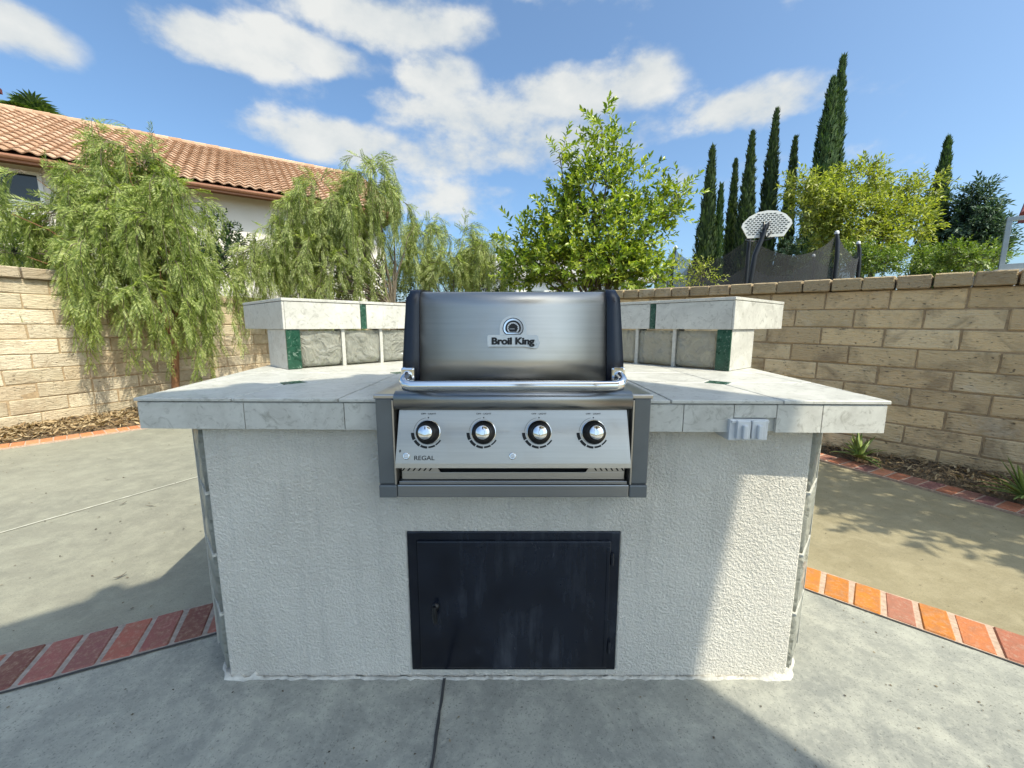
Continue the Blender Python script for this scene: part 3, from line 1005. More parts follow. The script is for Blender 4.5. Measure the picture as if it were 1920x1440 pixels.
# weatherproof outlet under the counter edge
ob = MB()
yo = front_y(.64)
ob.box((.587, yo - .012, .812), (.692, yo + .06, .870), .002)
out_ = ob.build('outlet_box', 'plastic_white', island)
for x0 in (.603, .643):
    fl = MB()
    fl.box((x0, yo - .022, .818), (x0 + .036, yo - .011, .868), .002)
    fl.box((x0 + .012, yo - .031, .819), (x0 + .025, yo - .021, .858), .003)
    fl.box((x0 - .012 if x0 < .62 else x0 + .036, yo - .016, .861), (x0 if x0 < .62 else x0 + .048, yo - .0115, .868), .001)
    fl.build('outlet_flap', 'plastic_white', out_)

# raised bar: two legs of an L, glass block pedestal under a thick tiled slab
def raised_bar(C, u, L, gpos, label):
    u = Vector(u).normalized(); n = Vector((-u.y, u.x))
    if n.y < 0:
        n = -n
    M = Matrix(((u.x, n.x, 0, C[0]), (u.y, n.y, 0, C[1]), (0, 0, 1, 0), (0, 0, 0, 1)))
    mirrored = u.x * n.y - u.y * n.x < 0
    ang = math.atan2(u.y, u.x)
    ZB, ZS, ZT = ZC + .0005, 1.104, 1.243
    sub = MB()
    sub.box((-.008, -.004, ZS + .003), (L, .60, ZT - .0135), M=M)
    bar = recalc(sub.build('raised_bar', 'grout', island, origin=(C[0], C[1], ZB)))
    bar['label'] = label
    def piece(lo, hi, mat, name, bev=.0016):
        c = M @ Vector(((lo[0] + hi[0]) / 2, (lo[1] + hi[1]) / 2, (lo[2] + hi[2]) / 2))
        return recalc(MB().box(lo, hi, bev, M=M).build(name, mat, bar, origin=tuple(c)))
    # pedestal end post: tiled end, green marble front
    piece((.0, .004, ZB), (.052, .25, ZS + .002), 'grout', 'end_post', 0)
    piece((-.009, .001, ZB + .001), (.0005, .25, ZS - .001), 'tile', 'tile')
    piece((-.0085, -.008, ZB + .0015), (.051, .0035, ZS - .0015), 'green', 'green_tile')
    k = 0; x = .058
    while x + .19 < L - .02:
        c = M @ Vector((x + .0945, .042, (ZB + ZS) / 2))
        w = c - wloc(bar)
        child_mesh('glass_block', GBM[k % 3], bar, w, (0, 0, ang + (math.pi if mirrored else 0)))
        gx = x + .1885
        piece((gx, .000, ZB), (gx + .0165, .082, ZS + .002), 'grout', 'grout_joint', 0)
        x += .206; k += 1
    # slab facing tiles and green strips
    xx = [-.009, gpos, gpos + .031, .63, gpos + .62, gpos + .651, L]
    for a, b in zip(xx[:-1], xx[1:]):
        if b - a < .01:
            continue
        green = abs(b - a - .031) < .003
        piece((a + .001, -.013, ZS), (b - .001, -.0035, ZT - .0155), 'green' if green else 'tile', 'green_tile' if green else 'tile')
    piece((-.018, -.012, ZS), (-.0085, .60, ZT - .0155), 'tile', 'tile')
    xt = [-.02, .34, .66, .98, L]
    for a, b in zip(xt[:-1], xt[1:]):
        piece((a + .001, -.016, ZT - .013), (b - .001, .603, ZT), 'tile', 'tile')
    return bar
raised_bar((-1.017, 1.80), (.68, .733), 1.42, .345, 'raised bar leg on the left with sunlit front tiles')
raised_bar((.951, 1.735), (-.64, .768), 1.46, .352, 'raised bar leg on the right with shaded front tiles')

# ================================================================== THE GRILL
grill = empty('gas_grill', (.003, 1.06, .65))
tag(grill, 'stainless built-in gas grill with navy hood ends and four control knobs', 'grill')
GX = .003
def gpart(mb, name, mat, parent=None):
    return recalc(mb.build(name, mat, parent or grill))
# fire box
gpart(MB().box((-.300, 1.075, .66), (.306, 1.58, .935)), 'fire_box', 'void')
# side posts with a pale inner edge
for s in (-1, 1):
    a, b = sorted((GX + s * .322, GX + s * .367))
    gpart(MB().box((a, 1.030, .6905), (b, 1.15, .928), .003), 'side_post', 'post_grey')
    a, b = sorted((GX + s * .318, GX + s * .3225))
    gpart(MB().box((a, 1.026, .690), (b, 1.12, .925), .001), 'post_edge', 'steel')
    a, b = sorted((GX + s * .312, GX + s * .371))
    gpart(MB().box((a, 1.026, .9275), (b, 1.60, .941), .004), 'top_flange', 'steel')
gpart(MB().box((GX - .313, 1.56, .9285), (GX + .313, 1.60, .9405), .003), 'rear_flange', 'steel')
# rounded top rail
prof = [(1.075, .949), (1.035, .9475), (1.022, .943), (1.016, .935), (1.0145, .925), (1.016, .912), (1.022, .903), (1.034, .8985), (1.075, .8985)]
gpart(MB().extx(prof, GX - .314, GX + .314, smooth=True), 'top_rail', 'steel_dark')
# control panel: slanted sheet, bottom lip folded
pt, pb = (1.041, .8955), (1.006, .758)
prof = [pt, pb, (1.004, .746), (1.010, .7445), (1.02, .758), (1.05, .8955)]
pw = lambda s: (lambda y, z: GX + s * (.306 + (.8955 - z) * .05))
panel = gpart(MB().extx(prof, pw(-1), pw(1)), 'control_panel', 'steel')
gpart(MB().box((GX - .314, 1.055, .69), (GX + .314, 1.075, .90)), 'dark_backing', 'void')  # black sheet put behind the panel as the long slot's darkness
pn = Vector((0, pb[1] - pt[1], -(pb[0] - pt[0]))).normalized()      # outward normal in y,z
pn = Vector((0, -(pt[1] - pb[1]), (pt[0] - pb[0]))).normalized()
pang = math.atan2(pn.z, -pn.y)
def on_panel(x, z, off=0.0):
    t = (pt[1] - z) / (pt[1] - pb[1])
    return Vector((x, pt[0] + (pb[0] - pt[0]) * t, z)) + pn * off
PR = Matrix.Rotation(R(90) - pang, 4, 'X')           # local z -> outward
for kx in (-.2245, -.076, .0725, .2185):
    p0 = on_panel(kx, .838)
    M = Matrix.Translation(p0) @ PR
    kb = MB().lathe([(.0335, -.002), (.0335, .002), (.0328, .003), (.030, .0032)], M, 36)
    bez = gpart(kb, 'knob_bezel', 'chrome')
    kn = MB().lathe([(.0315, .003), (.0315, .007), (.0285, .009), (.0265, .014), (.0225, .018), (.0215, .034), (.0195, .0375), (.018, .038)], M, 36)
    knob = gpart(kn, 'control_knob', 'black')
    gpart(MB().lathe([(.0182, .036), (.0182, .0392), (.0168, .0405), (.004, .0408)], M, 32), 'knob_face', 'chrome', knob)
    gpart(MB().box((-.0012, .008, .0405), (.0012, .0155, .0413), M=M), 'pointer', 'print', knob)
    dial = MB()
    for q in range(5):                                # graduated arc, low to high
        a0 = R(182 + q * 30); a1 = R(182 + q * 30 + 26)
        th0 = .0375; th1 = .0375 + (.0085 - q * .0012)
        pts = [(th0, a0 + (a1 - a0) * i / 5) for i in range(6)] + [(th1, a1 - (a1 - a0) * i / 5) for i in range(6)]
        dial.prism([(r_ * math.cos(a), r_ * math.sin(a)) for r_, a in pts], .0002, .0009, M)
    for i in range(14):                               # thin line running back up to the off mark
        a0 = R(100 + i * 5.5); a1 = a0 + R(5.6)
        dial.prism([(.0385 * math.cos(a0), .0385 * math.sin(a0)), (.0392 * math.cos(a0), .0392 * math.sin(a0)), (.0392 * math.cos(a1), .0392 * math.sin(a1)), (.0385 * math.cos(a1), .0385 * math.sin(a1))], .0002, .0008, M)
    dial.prism([(-.0015, .037), (.0015, .037), (.0015, .0405), (-.0015, .0405)], .0002, .0009, M)
    gpart(dial, 'dial_marks', 'print')
    tp = on_panel(kx, .838 + .0475, .0006)
    text_part('lettering', 'OFF · LIGHT', .0058, 'print', grill, tp, (R(90) - pang, 0, 0), 1.3, .0002, .0001)
for bx, rad in ((-.281, .0095), (.0015, .0095)):
    M = Matrix.Translation(on_panel(bx, .777)) @ PR
    b_ = gpart(MB().lathe([(rad, -.002), (rad, .003), (rad * .8, .0045), (rad * .72, .004)], M, 24), 'button_ring', 'chrome')
    gpart(MB().lathe([(rad * .62, .002), (rad * .62, .0055), (rad * .4, .0065)], M, 20), 'push_button', 'plastic_white', b_)
text_part('lettering', 'REGAL', .0165, 'print', grill, on_panel(-.2335, .7715, .0006), (R(90) - pang, 0, 0), 1.12, .0003, .0001)
bolt = on_panel(-.298, .789, .0007)
Mb = Matrix.Translation(bolt) @ PR
gpart(MB().prism([(-.001, .004), (.002, .004), (.0008, .001), (.003, .001), (-.002, -.005), (-.0005, -.0008), (-.003, -.0008)], 0, .0004, Mb), 'spark_symbol', 'print')
# vent strip: steel sheet with a long slot between two rows of black pieces painted in as slanted holes
vy = 1.040
vz0, vz1 = .7005, .741
vs = MB()
vs.box((GX - .306, vy, vz0), (GX + .306, vy + .003, .7205), .0006)
for s in (-1, 1):
    pts = [(GX + s * .306, .7207), (GX + s * .200, .7207), (GX + s * .213, vz1), (GX + s * .306, vz1)]
    MM = Matrix(((1, 0, 0, 0), (0, 0, -1, vy + .003), (0, 1, 0, 0), (0, 0, 0, 1)))
    vs.prism(pts, 0, .003, MM)
vent = gpart(vs, 'vent_strip', 'steel')
for s in (-1, 1):
    for q in range(6):
        xx_ = GX + s * (.226 + q * .0148)
        MM = Matrix(((1, 0, 0, xx_), (0, 0, -1, vy + .0005), (0, 1, 0, .7305), (0, 0, 0, 1)))
        sl_ = -s * .004
        gpart(MB().prism([(-.0028 - sl_ , -.0055), (.0018 - sl_, -.0055), (.0028 + sl_, .0055), (-.0018 + sl_, .0055)], 0, .0009, MM), 'vent_slot_dark', 'void', vent)  # solid black pieces set on the strip as the dark inside holes
# bottom bar
gpart(MB().box((GX - .3165, 1.026, .6535), (GX + .3165, 1.11, .6895), .003), 'bottom_bar', 'steel_dark')
gpart(MB().box((GX - .312, 1.030, .690), (GX + .312, 1.06, .6985), .001), 'drip_ledge', 'steel_dark')
for s in (-1, 1):
    a, b = sorted((GX + s * .3175, GX + s * .367))
    gpart(MB().box((a, 1.025, .6525), (b, 1.11, .689), .0035), 'bottom_corner', 'post_grey')
# hood
def hood_prof(o=0.0, ob_=0.0):
    P = [(1.078 - o, .945 - ob_), (1.085 - o, 1.03), (1.096 - o, 1.11), (1.105 - o, 1.165)]
    for i in range(1, 9):                             # rolled front edge
        a = R(90) * i / 8
        P.append((1.105 - o + (.042 + o * .3) * (1 - math.cos(a)), 1.165 + (.050 + o) * math.sin(a)))
    P += [(1.25, 1.222 + o), (1.40, 1.220 + o), (1.47, 1.205 + o)]
    for i in range(1, 6):
        a = R(90) * i / 5
        P.append((1.47 + (.08 + o) * math.sin(a), 1.125 + (.08 + o) * math.cos(a)))
    P += [(1.555 + o, 1.03), (1.556 + o, .945 - ob_)]
    return P
lid = gpart(MB().extx(hood_prof(), GX - .2575, GX + .2575, smooth=True), 'hood', 'steel')
for s in (-1, 1):
    i_ = GX + s * .257
    o_ = (lambda s: (lambda y, z: GX + s * (.306 - max(0, z - .95) * .052 - (.006 if z > 1.2 else 0))))(s)
    mb = MB().extx(hood_prof(.006, .003), i_, o_, smooth=True)
    cap_ = gpart(mb, 'hood_end_cap', 'cap_navy')
    for yy, zz in ((1.13, .97), (1.12, 1.05), (1.14, 1.13)):
        gpart(MB().lathe([(.006, 0), (.006, .003), (.004, .004)], Matrix.Translation((GX + s * .304, yy, zz)) @ Matrix.Rotation(R(90) * s, 4, 'Y'), 12), 'rivet', 'chrome', cap_)
# handle
hp = [(GX - .2825, 1.062, .990), (GX - .2835, 1.030, .985), (GX - .283, 1.012, .978), (GX - .276, 1.003, .971), (GX - .262, 1.000, .968)]
hp = hp + [(GX + x, 1.0, .968) for x in (-.2, -.1, 0, .1, .2)] + [(2 * GX - x, y, z) for x, y, z in reversed(hp)]
hnd = gpart(MB().tube(hp, .0132, 20), 'handle', 'chrome')
for s in (-1, 1):
    gpart(MB().box((GX + s * .2825 - .0185, 1.048, .970), (GX + s * .2825 + .0185, 1.075, 1.010), .006), 'handle_bracket', 'chrome', hnd)
# badge with the thermometer
by = 1.0895
MBG = Matrix(((1, 0, 0, GX), (0, 0, -1, by), (0, 1, 0, 1.079), (0, 0, 0, 1))) @ Matrix.Rotation(R(-7), 4, 'X')
pl_ = [(-.070, -.013), (-.068, -.0165), (.03, -.0165), (.045, -.019), (.058, -.0215), (.066, -.021), (.0695, -.016), (.0735, -.006), (.070, .001), (.069, .010), (.066, .0155), (-.0665, .0155), (-.070, .012)]
bdg = gpart(MB().prism(pl_, -.004, .0075, MBG), 'badge', 'badge')
bold = text_part('lettering', 'Broil King', .0258, 'print', bdg, MBG @ Vector((-.001, -.0022, .0078)), (R(90 - 7), 0, 0), 1.12, .0006, .0006)
vs_ = [v.co.copy() for v in bold.data.vertices]; fs_ = [tuple(p.vertices) for p in bold.data.polygons]
nv_ = []; nf_ = []
for q_, (ox, oy) in enumerate(((0, 0), (.0009, 0), (-.0009, 0), (.0004, .0005), (-.0004, -.0005))):   # heavier strokes
    o = len(nv_)
    nv_ += [(v.x + ox, v.y + oy, v.z + q_ * .00004) for v in vs_]; nf_ += [tuple(i + o for i in f) for f in fs_]
bold.data.clear_geometry(); bold.data.from_pydata(nv_, [], nf_); bold.data.update()
ar = [(-.0365, .0150), (.0365, .0150)] + [(.0365 * math.cos(R(i * 10)), .0325 + .0365 * math.sin(R(i * 10))) for i in range(19)]
ther = gpart(MB().prism(ar, -.004, .0065, MBG), 'thermometer', 'badge', bdg)
def dshape(r_, zb, cy=.0335):
    return [(-r_ * .72, zb), (r_ * .72, zb)] + [(r_ * math.cos(R(i)), cy + r_ * math.sin(R(i))) for i in range(-20, 201, 10)]
for r_, zb, z0, z1, mt in ((.0285, .0165, .0065, .0070, 'print'), (.0262, .0185, .0070, .0076, 'chrome'), (.0215, .0215, .0076, .0080, 'print'), (.0165, .0232, .0080, .0083, 'plastic_white'), (.0125, .0240, .0083, .0086, 'print')):
    gpart(MB().prism(dshape(r_, zb), z0, z1, MBG), 'dial_ring', mt, bdg)
tk = MB()
for i in range(9):
    a = R(-5 + i * 23.75)
    tk.box((.0105, -.0009, .0086), (.0142, .0009, .0089), M=MBG @ Matrix.Translation((0, .0335, 0)) @ Matrix.Rotation(a, 4, 'Z'))
gpart(tk, 'dial_ticks', 'print', bdg)
gpart(MB().box((-.010, -.0006, .0087), (.004, .0006, .0091), M=MBG @ Matrix.Translation((0, .0315, 0))), 'needle', 'plastic_white', bdg)

# ================================================================== PLANTS
def nrm(a):
    return a / np.maximum(np.linalg.norm(a, axis=1, keepdims=True), 1e-9)

def frames(d, up):
    d = nrm(d); s = nrm(np.cross(d, up)); n = np.cross(s, d)
    return d, s, n

class Foliage:
    """leaf-sized faces gathered into one crown mesh"""
    def __init__(s):
        s.V = []; s.Q = []; s.n = 0
    def leaves(s, c, d, up, L, W, fold=.25, droop=.15):
        """diamond leaves with a folded midrib: 4 rim points + tip droop, two quads... kept as two tris pairs"""
        d, sd, n = frames(d, up)
        L = L[:, None]; W = W[:, None]
        a = c; tip = c + d * L - n * L * droop
        m = c + d * L * .45
        l = m + sd * W / 2 + n * W * fold; r = m - sd * W / 2 + n * W * fold
        V = np.stack([a, l, tip, r], 1).reshape(-1, 3)
        k = len(c)
        s.V.append(V); s.Q.append(np.arange(4 * k).reshape(k, 4) + s.n); s.n += 4 * k
    def leaves6(s, c, d, up, L, W, fold=.3, droop=.2):
        d, sd, n = frames(d, up)
        L = L[:, None]; W = W[:, None]
        p = lambda t, w, z: c + d * L * t + sd * W * w + n * (W * z)
        V = np.stack([c, p(.35, .5, fold), p(.7, .4, fold * .6), c + d * L - n * L * droop, p(.7, -.4, fold * .6), p(.35, -.5, fold), p(.4, 0, 0), p(.72, 0, -.06)], 1).reshape(-1, 3)
        k = len(c)
        b = (np.arange(k) * 8)[:, None] + s.n
        for q in ((0, 6, 1, 1), (6, 7, 2, 1), (0, 5, 6, 6), (5, 4, 7, 6)):
            if q[2] == q[3]:
                continue
            s.Q.append(b + np.array(q))
        s.T = getattr(s, 'T', [])
        for q in ((0, 6, 1), (7, 3, 2), (0, 5, 6), (4, 3, 7)):
            s.T.append(b + np.array(q))
        s.V.append(V); s.n += 8 * k
    def build(s, name, mat, parent=None):
        fl = [np.concatenate(s.Q)]
        if getattr(s, 'T', None):
            fl.append(np.concatenate(s.T))
        me = mesh_np(name, np.concatenate(s.V), fl, [MAT[mat]] * len(fl))
        o = bpy.data.objects.new(name, me)
        if parent is not None:
            o.location = -wloc(parent)
        return link(o, parent)

def limb_tree(mb, base, targets, r0, r_):
    """tapered bent limbs from base to the targets"""
    for t in targets:
        t = np.asarray(t, float); b = np.asarray(base, float)
        P = []
        for i in range(7):
            f = i / 6
            q = b + (t - b) * np.array([f ** 1.25, f ** 1.25, f ** .85])
            if 0 < i < 6:
                q = q + r_.normal(size=3) * np.linalg.norm(t - b) * .025
            P.append(q)
        mb.tube(P, [r0 * (1 - .85 * i / 6) for i in range(7)], 7)

PINN = []
def pepper_strands(F, stems, clumps, n, seed, Lr=(.4, 1.15), frond=(.15, .24), nl=12, dens=.055):
    r_ = np.random.default_rng(seed)
    w = np.array([c[4] if len(c) > 4 else c[3] ** 2 for c in clumps], float)
    pick = r_.choice(len(clumps), n, p=w / w.sum())
    C0, D0, S0, LL = [], [], [], []
    for i in range(n):
        c = clumps[pick[i]]
        cen = np.array(c[:3]); rad = c[3]
        if i % 4 == 0 or pick[i] != pick[i - 1]:
            v0 = r_.normal(size=3)
        pick[i + 1 - (i + 1) // n] = pick[i] if i % 4 != 3 else pick[i + 1 - (i + 1) // n]
        v = v0 + r_.normal(size=3) * .16; v /= np.linalg.norm(v)
        v[2] = abs(v[2]) * .9 - .15
        p = cen + v * rad * r_.uniform(.45, 1.0)
        d = np.array([v[0], v[1], v[2] * .5 + .25]) + r_.normal(size=3) * .25
        d /= np.linalg.norm(d)
        L = r_.uniform(*Lr) * (c[5] if len(c) > 5 else 1)
        k = int(L / dens)
        pts = [p.copy()]
        for j in range(k):
            d = d + np.array([0, 0, -.32]); d /= np.linalg.norm(d)
            if d[2] < -.2:
                d[:2] *= .78
                d /= np.linalg.norm(d)
            p = p + d * dens
            if p[2] < .22:
                break
            pts.append(p.copy())
            side = np.cross(d, [0, 0, 1.0]); sn = np.linalg.norm(side)
            side = side / sn if sn > .05 else np.array([math.cos(i), math.sin(i), 0])
            rot = r_.uniform(0, 6.28)
            sd2 = side * math.cos(rot) + np.cross(d, side) * math.sin(rot)
            fd = d * .8 + sd2 * .55 + np.array([0, 0, -.42])
            C0.append(p.copy()); D0.append(fd); S0.append(r_.normal(size=3)); LL.append(r_.uniform(*frond) * (1 - .3 * j / max(1, k)))
        if len(pts) > 2:
            stems.tube(pts, [.004 * (1 - .7 * q / len(pts)) for q in range(len(pts))], 3, cap=False)
    C0 = np.array(C0); D0 = nrm(np.array(D0)); S0 = np.array(S0); LL = np.array(LL)
    d, sd, nn = frames(D0, S0)
    # leaflets along each rachis
    for j in range(nl):
        f = (j + .8) / (nl + .5)
        sag = -.25 * f * f
        base = C0 + d * (LL * f)[:, None] + np.array([0, 0, 1.0]) * (LL * sag * .6)[:, None]
        ll = LL * (.30 * (1 - .45 * abs(f - .4)))
        for sg in (-1, 1):
            ld = d * .75 + sd * sg * .72 + nn * r_.normal(size=(len(d), 1)) * .18 + np.array([0, 0, -.18])
            F.leaves(base, ld, nn + r_.normal(size=nn.shape) * .25, ll, ll * .165, .1, .12)

def pepper_tree(name, label, base, clumps, n, seed, trunk_r, mat='pepper', bark='bark_red', limbs=None, **kw):
    root = empty(name, base)
    tag(root, label, 'tree', 'pepper trees')
    r_ = np.random.default_rng(seed)
    tb = MB()
    fork = (base[0] + .05, base[1], base[2] + (limbs or .75))
    tb.tube([base, (base[0] - .02, base[1], base[2] + .3), fork], [trunk_r * 1.35, trunk_r, trunk_r * .9], 10)
    limb_tree(tb, fork, [c[:3] for c in clumps], trunk_r * .55, r_)
    tb.build('trunk', bark, root)
    F = Foliage(); st = MB()
    pepper_strands(F, st, clumps, n, seed, **kw)
    F.build('crown', mat, root)
    st.build('twigs', 'bark_grey', root)
    return root

pepper_tree('pepper_tree', 'tall weeping pepper tree against the pale left wall', (-4.12, 4.80, .08),
    [(-4.46, 4.9, 3.1, 0.199, 0.22, 1), (-4.71, 4.8, 2.84, 0.246, 0.3, 1), (-4.25, 4.9, 2.85, 0.278, 0.35, 1), (-3.97, 4.9, 2.61, 0.199, 0.25, 1), (-4.89, 4.6, 2.63, 0.211, 0.18, 1), (-4.97, 4.4, 2.64, 0.107, 0.03, 1), (-5.06, 4.2, 2.24, 0.0681, 0.02, 1), (-4.44, 4.8, 2.4, 0.389, 0.606, 1), (-4.83, 4.6, 2.24, 0.373, 0.556, 1), (-3.94, 4.7, 2.21, 0.254, 0.28, 1), (-5.1, 4.3, 1.84, 0.221, 0.2, 1), (-4.51, 4.6, 1.84, 0.404, 0.653, 1), (-3.97, 4.6, 1.78, 0.342, 0.468, 1), (-3.84, 4.9, 1.88, 0.146, 0.05, 1), (-4.85, 4.35, 1.66, 0.223, 0.13, 1), (-4.23, 4.5, 1.42, 0.292, 0.25, 1), (-3.77, 4.6, 1.43, 0.249, 0.2, 1), (-3.93, 5.2, 1.73, 0.141, 0.05, 1)],
    450, 1, .04, limbs=.9)
pepper_tree('pepper_tree', 'weeping pepper tree behind the left bar below the roof end', (-2.0, 6.6, .05),
    [(-2.18, 6.6, 3.4, 0.25, 0.249, 1), (-2.27, 6.6, 3.21, 0.357, 0.509, 1), (-1.79, 6.5, 3.06, 0.246, 0.08, 1), (-2.91, 6.5, 3.06, 0.369, 0.544, 1), (-3.21, 6.4, 2.83, 0.363, 0.528, 1), (-2.55, 6.5, 2.78, 0.439, 0.772, 1), (-3.52, 6.3, 2.34, 0.383, 0.587, 1), (-3.89, 6.2, 2.09, 0.335, 0.16, 1), (-3.98, 6, 1.83, 0.243, 0.1, 1), (-3.04, 6.3, 2.18, 0.383, 0.15, 1), (-2.28, 6.5, 2.38, 0.351, 0.15, 1), (-3.41, 6.2, 1.93, 0.377, 0.15, 1), (-1.88, 6.6, 2.64, 0.196, 0.04, 1), (-2.65, 6.3, 1.86, 0.383, 0.2, 1), (-3.02, 6.2, 1.73, 0.293, 0.12, 1), (-3.77, 6.3, 2.26, 0.298, 0.15, 1), (-4.28, 6.2, 2.24, 0.251, 0.1, 1), (-1.53, 6.6, 2.73, 0.134, 0.015, 0.8)],
    400, 2, .042, mat='pepper2', bark='bark_grey', limbs=1.3)
pepper_tree('pepper_tree', 'low pepper thicket just left of the grill hood and lemon tree', (-.95, 7.5, .05),
    [(-1.57, 7.6, 2.73, 0.308, 0.38, 1), (-0.973, 7.5, 2.62, 0.385, 0.593, 1), (-0.481, 7.4, 2.46, 0.32, 0.41, 1), (-1.74, 7.4, 2.27, 0.4, 0.64, 1), (-1.15, 7.3, 2.17, 0.395, 0.623, 1), (-0.424, 7.2, 2.15, 0.253, 0.256, 1)],
    310, 3, .035, mat='pepper2', bark='bark_grey', limbs=.8, Lr=(.3, .7))

def shoots_cloud(F, clumps, n, seed, L=(.2, .45), nleaf=12, leaf=(.08, .12), wr=.42, up=.5, six=True, stems=None, spread=1.0, inner=.5):
    """leafy shoots that leave the clumps outward and upward"""
    r_ = np.random.default_rng(seed)
    w = np.array([c[6] if len(c) > 6 else c[3] * c[4] + c[4] * c[5] + c[3] * c[5] for c in clumps], float)
    pick = r_.choice(len(clumps), n, p=w / w.sum())
    cen = np.array([c[:3] for c in clumps])[pick]; rad = np.array([c[3:6] for c in clumps])[pick]
    v = nrm(r_.normal(size=(n, 3)))
    p = cen + v * rad * (inner + (1 - inner) * r_.random((n, 1)) ** .6)
    d = nrm(v + np.array([0, 0, up]) + r_.normal(size=(n, 3)) * .35)
    LL = r_.uniform(*L, size=n)
    for j in range(nleaf):
        f = (j + 1) / nleaf
        pos = p + d * (LL * f)[:, None] + np.array([0, 0, -.12]) * (LL * f * f)[:, None]
        an = j * 2.4 + r_.random(n) * 1.2
        a = nrm(np.cross(d, np.array([.3, .2, .93]))); b = np.cross(d, a)
        out = a * np.cos(an)[:, None] + b * np.sin(an)[:, None]
        ld = nrm(out * spread * (1.05 - .6 * f) + d * (.45 + .5 * f) + np.array([0, 0, -.05]))
        ll = r_.uniform(*leaf, size=n) * (1 - .25 * f)
        upv = nrm(d + np.array([0, 0, .6]) + r_.normal(size=(n, 3)) * .35)
        (F.leaves6 if six else F.leaves)(pos, ld, upv, ll, ll * wr, .22, .14)
    if stems is not None:
        for i in range(0, n, 3):
            stems.tube([p[i] - d[i] * .1, p[i] + d[i] * LL[i] * .9], [.005, .002], 3, cap=False)

def leafy_tree(name, label, base, clumps, n, seed, mat, trunk_r, cat='tree', group=None, bark='bark_grey', ntrunk=1, **kw):
    root = empty(name, base)
    tag(root, label, cat, group)
    r_ = np.random.default_rng(seed)
    tb = MB()
    for k in range(ntrunk):
        b = (base[0] + (r_.uniform(-.25, .25) if ntrunk > 1 else 0), base[1] + (r_.uniform(-.2, .2) if ntrunk > 1 else 0), base[2])
        zc_ = min(c[2] for c in clumps)
        fork = (b[0] + r_.uniform(-.1, .1), b[1], base[2] + max(.25, (zc_ - base[2]) * .5))
        tb.tube([b, fork], [trunk_r * 1.2, trunk_r * .9], 8)
        limb_tree(tb, fork, [c[:3] for c in clumps[k::ntrunk]], trunk_r * .6, r_)
    F = Foliage(); st = MB()
    shoots_cloud(F, clumps, n, seed, stems=tb, **kw)
    tb.build('trunk', bark, root)
    F.build('crown', mat, root)
    return root

leafy_tree('lemon_tree', 'bushy lemon tree with glossy leaves directly behind the grill hood', (1.25, 6.25, 0),
    [(1.21, 6.2, 2.4, 0.796, 0.566, 0.461), (1.23, 6.2, 3, 0.419, 0.339, 0.335), (1.33, 6.2, 3.52, 0.201, 0.222, 0.293, 0.14), (1.3, 6.2, 3.99, 0.067, 0.143, 0.251, 0.035), (0.603, 6.2, 2.4, 0.419, 0.339, 0.335), (0.674, 6.2, 2.97, 0.184, 0.189, 0.235, 0.12), (1.88, 6.2, 2.55, 0.335, 0.283, 0.293), (1.12, 6.1, 1.96, 0.989, 0.556, 0.247), (2.27, 6.2, 2.82, 0.184, 0.166, 0.184, 0.16), (2.49, 6.2, 3.04, 0.101, 0.098, 0.117, 0.06), (0.686, 6.2, 3.63, 0.067, 0.113, 0.184, 0.03), (0.04, 6.2, 2.36, 0.151, 0.173, 0.235, 0.1), (1.89, 6, 1.9, 0.446, 0.281, 0.178, 0.3), (1.81, 6.2, 3.23, 0.101, 0.158, 0.251, 0.06), (0.325, 6.2, 1.97, 0.419, 0.294, 0.235), (0.977, 6.2, 3.52, 0.117, 0.147, 0.209, 0.05)],
    950, 21, 'citrus', .06, L=(.18, .42), nleaf=13, leaf=(.085, .135), wr=.40, up=.7)
leafy_tree('feathery_tree', 'yellow green feathery tree in front of the tallest cypresses', (12.4, 14, 0),
    [(11.49, 14, 5.71, 0.795, 0.596, 0.53), (12.91, 14, 5.12, 0.719, 0.545, 0.492), (11.12, 13.5, 4.57, 0.912, 0.706, 0.657), (13.73, 14, 5.63, 0.378, 0.306, 0.303, 0.35), (12.63, 13.5, 4.32, 0.73, 0.558, 0.511), (10.02, 13.5, 5.06, 0.62, 0.476, 0.438), (9.45, 13.5, 5.55, 0.401, 0.296, 0.255, 0.4), (10.46, 13.5, 4.24, 0.547, 0.476, 0.511), (11.31, 13, 3.64, 0.878, 0.569, 0.386), (9.36, 13.5, 4.73, 0.328, 0.312, 0.365, 0.2)],
    1300, 22, 'olive', .09, ntrunk=4, L=(.3, .6), nleaf=9, leaf=(.14, .24), wr=.34, up=.25, six=False)
leafy_tree('pine_tree', 'blue green conifer beside the glass screen on the right', (20.6, 18, 0),
    [(19.93, 18, 6.7, 0.195, 0.263, 0.389), (20.04, 18, 6.05, 0.438, 0.416, 0.486), (20.02, 18, 5.39, 0.632, 0.547, 0.584), (20.45, 18, 5.05, 0.584, 0.525, 0.584), (20.34, 18, 4.33, 0.827, 0.635, 0.584)],
    900, 23, 'pine', .15, L=(.3, .7), nleaf=9, leaf=(.2, .34), wr=.3, up=.5, six=False)
leafy_tree('shade_tree', 'leafy tree outside the frame that shades the right path', (4.75, .85, 0),
    [(4.35, .85, 3.15, .62, .62, .35), (3.95, 1.35, 2.95, .42, .42, .25), (4.75, .35, 3.3, .6, .6, .35), (5.2, .1, 3.4, .5, .5, .3), (3.75, 1.75, 2.9, .25, .25, .15)],
    420, 24, 'citrus', .06, L=(.2, .4), nleaf=11, leaf=(.09, .14), wr=.4, up=.5)
